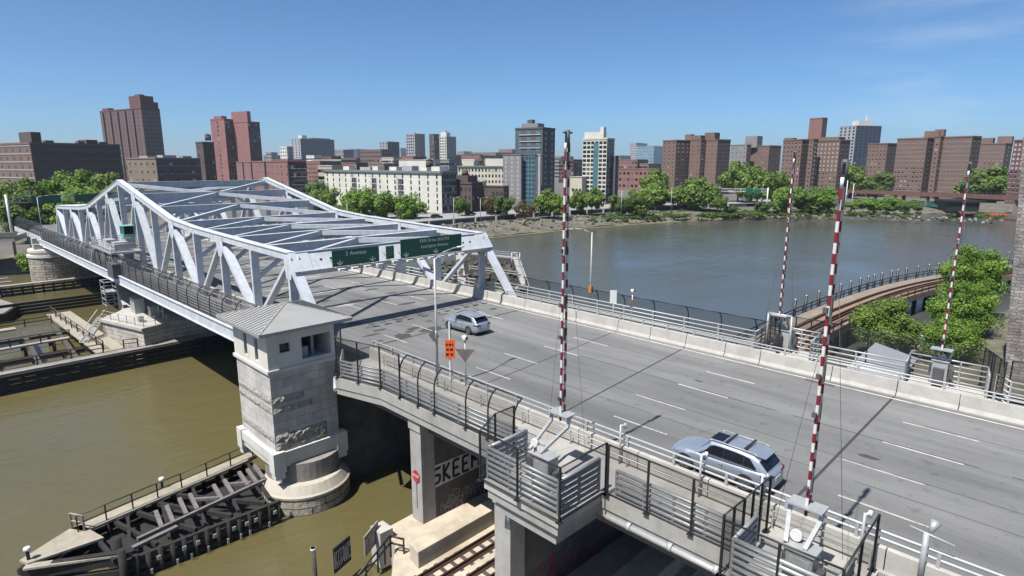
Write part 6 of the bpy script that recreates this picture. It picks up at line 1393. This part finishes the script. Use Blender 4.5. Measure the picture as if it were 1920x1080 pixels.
def crown_mesh(name, seed, nleaf, lsize, m, clumps=26, flat=.8, gap=.0):
    rd = random.Random(seed); cl = []
    for i in range(clumps):
        while True:
            p = Vector((rd.uniform(-1,1), rd.uniform(-1,1), rd.uniform(-1,1)))
            if .15 < p.length < 1: break
        p *= .68; p.z *= flat; cl.append((p*rd.uniform(.85,1.2), rd.uniform(.13,.36)))
    co = []; F = []
    for i in range(nleaf):
        c, r = cl[rd.randrange(clumps)]
        d = Vector((rd.gauss(0,1), rd.gauss(0,1), rd.gauss(0,1))).normalized()
        p = c + d*r*rd.uniform(.55,1.08)
        if p.z < -.8*flat: continue
        nrm = (d + Vector((rd.gauss(0,.5),rd.gauss(0,.5),rd.gauss(.3,.5)))).normalized(); a = nrm.orthogonal().normalized(); a = Matrix.Rotation(rd.uniform(0,6.28),3,nrm) @ a; bb = nrm.cross(a); s = lsize*rd.uniform(.6,1.3)
        k = len(co); co += [p-a*s-bb*s*.6, p+a*s*.9-bb*s*.7, p+a*s+bb*s*.55, p-a*s*.8+bb*s*.75]; F.append((k,k+1,k+2,k+3))
    me = bpy.data.meshes.new(name); me.from_pydata([tuple(v) for v in co], [], F); me.materials.append(m); return me
def trunk_mesh(seed, bare=False):
    rd = random.Random(seed); b = MB(); b.tube((0,0,-1.05),(0,0,-.1),.055,.035,n=8)
    for i in range(9):
        a = rd.uniform(0,6.28); z0 = rd.uniform(-.6,0); p = Vector((math.cos(a)*rd.uniform(.35,.6), math.sin(a)*rd.uniform(.35,.6), z0+rd.uniform(.35,.7))); q = Vector((0,0,z0)).lerp(p,.55)+Vector((0,0,.05)); b.tube((0,0,z0),q,.025,.016,n=5); b.tube(q,p,.016,.006,n=5)
    return b.mesh('trunk', BARK)
FAR = {k: [crown_mesh('crown', 10*i+j, 5200, .048, m, 26+4*j) for j in range(3)] for i, (k, m) in enumerate({'f':LF1,'d':LF2,'b':LF3}.items())}
FAR['o'] = [crown_mesh('crown', 77, 1500, .05, LF4, 20)]
TRK = [trunk_mesh(i) for i in range(3)]
def shoreD(px):
    tab = [(0,170),(700,185),(800,191),(900,202),(1000,218),(1100,236),(1200,253),(1300,268),(1400,281),(1500,291),(1600,298),(1700,303),(1800,306),(1920,311)]
    return lerp_tab(tab, px)
def tree(label, px, ytop, wpx, d, kind='f', gz=GZ, group='trees on the far bank', cat='tree', name='tree', meshes=None, hfac=None, pos=None):
    """crown width from wpx, top of crown at ytop"""
    if gz == GZ: d = max(d, shoreD(px)+14)
    p = pos or at_dist(px, d, gz); dd = math.hypot(p.x, p.y)
    r = wpx*dd/1153/2*(1.16 if meshes is None else 1); zt = z_at(px, ytop, dd); hh = max(1.5, zt-gz)
    rz_ = min(r*1.05, hh*.60)
    i = int(px*7+d) % 97; ms = meshes or FAR[kind]
    t = thing(name, label, cat, (p.x,p.y,gz), 0, group)
    zc = zt-gz-rz_*.92 if meshes is None else zt-gz-rz_*.88; zc = min(zc, rz_*1.25) if meshes is None else zc; rz_ = max(rz_, (zt-gz-zc)*1.05)
    obj('crown', ms[i % len(ms)], t, (0,0,zc), rz=i, scale=(r*1.12,r*1.12,rz_*1.12))
    obj('trunk', TRK[i % 3], t, (0,0,zc), rz=i*1.3, scale=(max(r,2)*.8,max(r,2)*.8,max(zc,.5)))
    return t
T = [
 ('bushy tree at the far left edge behind the gantry',12,332,62,235,'f'),('rounded tree second from the left edge',52,326,58,245,'f'),('broad bright tree right of the far left block corner',98,318,66,250,'b'),('tallest bright tree left of the truss peak',146,312,76,250,'f'),('broad tree immediately left of the truss peak',196,316,66,240,'f'),('lower bright tree behind the left gantry signs',120,346,70,215,'b'),('low tree behind the flat part of the truss',180,350,60,215,'b'),('low tree behind the left gantry post',30,355,66,215,'d'),
 ('tree just right of the red brick block',590,330,44,300,'d'),('round tree in front of the left end of the white apartment block',605,348,52,240,'f'),('big bright tree second along the white apartment block',671,345,66,232,'b'),('big bright tree third along the white apartment block',722,355,52,232,'b'),('wide bright tree fourth along the white apartment block',762,360,58,230,'b'),('small bush at the foot of the white apartment block',640,378,40,222,'f'),
 ('dark green tree in front of the dark church',865,366,34,240,'d'),('bare-looking olive tree in front of the dark hall',925,358,46,245,'o'),('dark tree left of the teal-striped wing',945,363,36,238,'d'),('bronze shrub at the foot of the teal-striped wing',985,370,44,238,'o'),('large green tree under the grey and teal tower',1030,350,54,245,'f'),('green tree left of the nearest striped arm',1048,366,36,228,'b'),('green tree under the white tower',1112,348,46,262,'f'),('green tree between white tower and striped arm',1085,352,34,262,'f'),('low dark tree right of the white tower',1165,362,44,262,'d'),
 ('green tree below the red and white shop row',1200,352,52,262,'f'),('broad tree with a drooping top left of the first estate tower',1228,312,54,330,'f'),('wide tree in front of the first estate tower',1240,336,76,300,'f'),('tree under the second wing of the first estate tower',1290,330,52,310,'d'),('broad tree at the foot of the first estate tower',1318,328,70,300,'f'),('tall green tree right of the first estate tower',1388,298,62,350,'f'),('second tall green tree right of the first estate tower',1425,306,70,345,'f'),('third green tree left of the second estate tower',1452,312,48,340,'f'),('small young tree on the bank by the white gantry',1357,366,24,242,'f'),('tiny dark bush on the bank right of the white gantry',1378,384,30,238,'d'),
 ('bright riverside tree left of the striped arm on the right',1482,345,52,270,'b'),('round riverside tree between the two striped arms',1515,348,60,258,'d'),('bright round riverside tree behind the right striped arm',1545,347,56,250,'b'),('small riverside shrub near the white gantry',1437,376,30,246,'d'),('tall tree behind the flag mast',1605,304,56,480,'f'),('broad tree right of the flag mast',1648,320,50,480,'d'),('small tree under the left end of the brown viaduct',1612,373,34,330,'f'),('bushy tree under the brown viaduct',1640,369,44,330,'b'),('second bushy tree under the brown viaduct',1672,368,46,330,'b'),('low dark shrub row under the brown viaduct',1710,373,44,330,'d'),
 ('pale green tree above the brown viaduct near the right edge',1858,308,76,470,'f'),('green tree at the right edge above the brown viaduct',1845,318,50,460,'d'),('small tree behind the white apartment block roof line',838,352,24,300,'d')]
for a in T: tree(*a)
# scrub along the far bank
sc = crown_mesh('scrub', 501, 900, .10, LF2, 12); random.seed(31)
cos = []; F = []
src = [(v.co.copy()) for v in sc.vertices]
for i in range(360):
    px = random.choice((random.uniform(1100,1480),random.uniform(1100,1480),random.uniform(940,1900),random.uniform(1180,1600)))
    f = random.uniform(.0,1); q = at_dist(px, shoreD(px)+5+f*26, 2.2)
    s = random.uniform(.7,2.0); rd = random.uniform(0,6); ca, sa = math.cos(rd), math.sin(rd)
    for k in range(0, len(src), 4):
        if random.random() < .6: continue
        n0 = len(cos)
        for v_ in src[k:k+4]: cos.append((q.x+s*1.5*(v_.x*ca-v_.y*sa), q.y+s*1.5*(v_.x*sa+v_.y*ca), 2.4+s*.9*v_.z))
        F.append((n0,n0+1,n0+2,n0+3))
me = bpy.data.meshes.new('bank_scrub'); me.from_pydata(cos,[],F); me.materials.append(LF2); o = obj('bank_scrub', me); o['kind'] = 'stuff'; tag(o, 'patchy green scrub and weeds along the far river bank', 'scrub')
random.seed(41); b = MB(); b2 = MB()
for i in range(420):
    px = random.uniform(820,1180) if i % 3 else random.uniform(1180,1900); D_ = shoreD(px)+random.uniform(1,24 if px < 1180 else 9); p = at_dist(px, D_, 1.0+min(2.0,(D_-shoreD(px))*.16)); s = random.uniform(.3,1.0)
    (b if random.random() < .65 else b2).bar(p, p+Vector((random.uniform(-1,1)*s*1.4,random.uniform(-1,1)*s*1.4,random.uniform(-.1,.5))), s, s*.8)
o = b.build('bank_rubble', mat('grey_bank_rubble',(.26,.245,.21),.95,var=.5,scale=.4)); o['kind'] = 'stuff'; tag(o, 'grey broken rocks and rubble strewn along the foot of the far bank', 'rubble')
o = b2.build('bank_debris', mat('dark_bank_debris',(.045,.04,.035),.95,var=.5,scale=.4)); o['kind'] = 'stuff'; tag(o, 'dark clumps and debris scattered over the far bank', 'debris')
# near trees on the right
NEAR = [crown_mesh('crown', 201, 26000, .021, LF3, 80, flat=.95), crown_mesh('crown', 202, 22000, .022, LF1, 40, flat=.9)]
tree('single bushy tree on the near bank left of the far striped arm', 1703, 560, 118, 86, gz=1.8, group='trees on the near bank', meshes=[NEAR[1]], name='bank_tree')
tree('tallest bright green tree on the near bank beside the stone pier', 1856, 462, 96, 112, gz=2.2, group='trees on the near bank', meshes=[NEAR[0]], name='bank_tree')
tree('bright green tree on the near bank in front of the tallest one', 1846, 530, 104, 98, gz=2.2, group='trees on the near bank', meshes=[NEAR[0]], name='bank_tree')
tree('lower bright green tree on the near bank just above the far gate', 1832, 600, 100, 84, gz=2.2, group='trees on the near bank', meshes=[NEAR[0]], name='bank_tree')
tree('small green shrub beside the grey shed roof', 1572, 648, 44, 72, gz=1.6, group='trees on the near bank', meshes=[NEAR[1]], name='bank_shrub', cat='shrub')
tree('small bright bush beside the far round stone pier at the left edge', 36, 470, 46, 165, kind='b', gz=1.5, group='trees on the far bank', name='bank_shrub', cat='shrub')
# rubble on the far bank beside the fender, right of the truss
df = thing('rock_fender', 'dark rubble-filled fender island with railings beyond the far truss', 'fender', (70,80,0))
IS = [at_z(880,520,2.2), at_z(965,560,2.2), at_z(988,528,2.2), at_z(965,480,2.2), at_z(900,478,2.2)]
IS = [at_z(870,566,1.9), at_z(985,536,1.9), at_z(968,482,1.9), at_z(860,472,1.9)]
b = MB(); b.prism([(p.x,p.y) for p in IS],-1,1.6); b.build('timber_wall', TIMBER_D, df)
b = MB()
for p, q in zip(IS, IS[1:]+IS[:1]): b.bar((p.x,p.y,1.7),(q.x,q.y,1.7),1.6,.5)
b.build('cap_walkway', CONC, df)
random.seed(14); b = MB()
for i in range(700):
    x = random.uniform(47,96); y = random.uniform(67,110)
    pp_ = Vector((x,y,1.9))-cam.location; px_ = 960+FPX*RT.dot(pp_)/FW.dot(pp_); py_ = 540-FPX*UP.dot(pp_)/FW.dot(pp_)
    if not (480 < py_ < 550 and px_ < 965+(py_-480)*.22): continue
    s = random.uniform(.4,1.3); b.bar((x,y,1.4),(x+random.uniform(-1,1),y+random.uniform(-1,1),1.6+s*.6),s,s*.7)
b.build('rubble', mat('dark_rubble',(.07,.062,.05),.95,var=.6,scale=1), df)
fence_line('fender_railing', 'railing along the edge of the rubble-filled fender island', [tuple(p) for p in IS[1:]], 1.2, 3, GALV, (1.1,.6), .07)
fence_line('fender_railing', 'second railing across the rubble-filled fender island', [tuple(at_z(880,508,2)), tuple(at_z(972,520,2))], 1.2, 3.4, GALV_W, (1.1,.6), .07)
p = at_z(967,500,2.0); t = thing('steel_frame', 'tall white rectangular steel frame at the end of the rubble-filled fender island', 'frame', tuple(p)); hz = z_at(967,474,math.hypot(p.x,p.y))
b = MB(); e = Vector((.7,-.7,0)); a = p-e*.9; c = p+e*.9; a.z = c.z = 2
b.path([a, (a.x,a.y,hz),(c.x,c.y,hz),c],.14); b.path([(a.x,a.y,hz-1.4),(c.x,c.y,hz-1.4)],.14); b.build('frame', GALV_W, t)
for o in bpy.data.objects:
    for k in ('_nw','_i'):
        if k in o: del o[k]
# ---------------------------------------------------------------- thin city haze
hm = bpy.data.materials.new('haze'); hm.use_nodes = True; n = hm.node_tree.nodes; n.remove(n['Principled BSDF'])
pv = n.new('ShaderNodeVolumePrincipled'); pv.inputs['Color'].default_value = (.80,.90,1,1); pv.inputs['Density'].default_value = HAZE; pv.inputs['Anisotropy'].default_value = .2
hm.node_tree.links.new(pv.outputs[0], n['Material Output'].inputs['Volume'])
o = MB().box(-5200,6200,-2700,7200,-2.2,150).build('haze', hm); o['kind'] = 'stuff'; tag(o, 'thin pale city haze lying over the river and the distant skyline', 'haze')
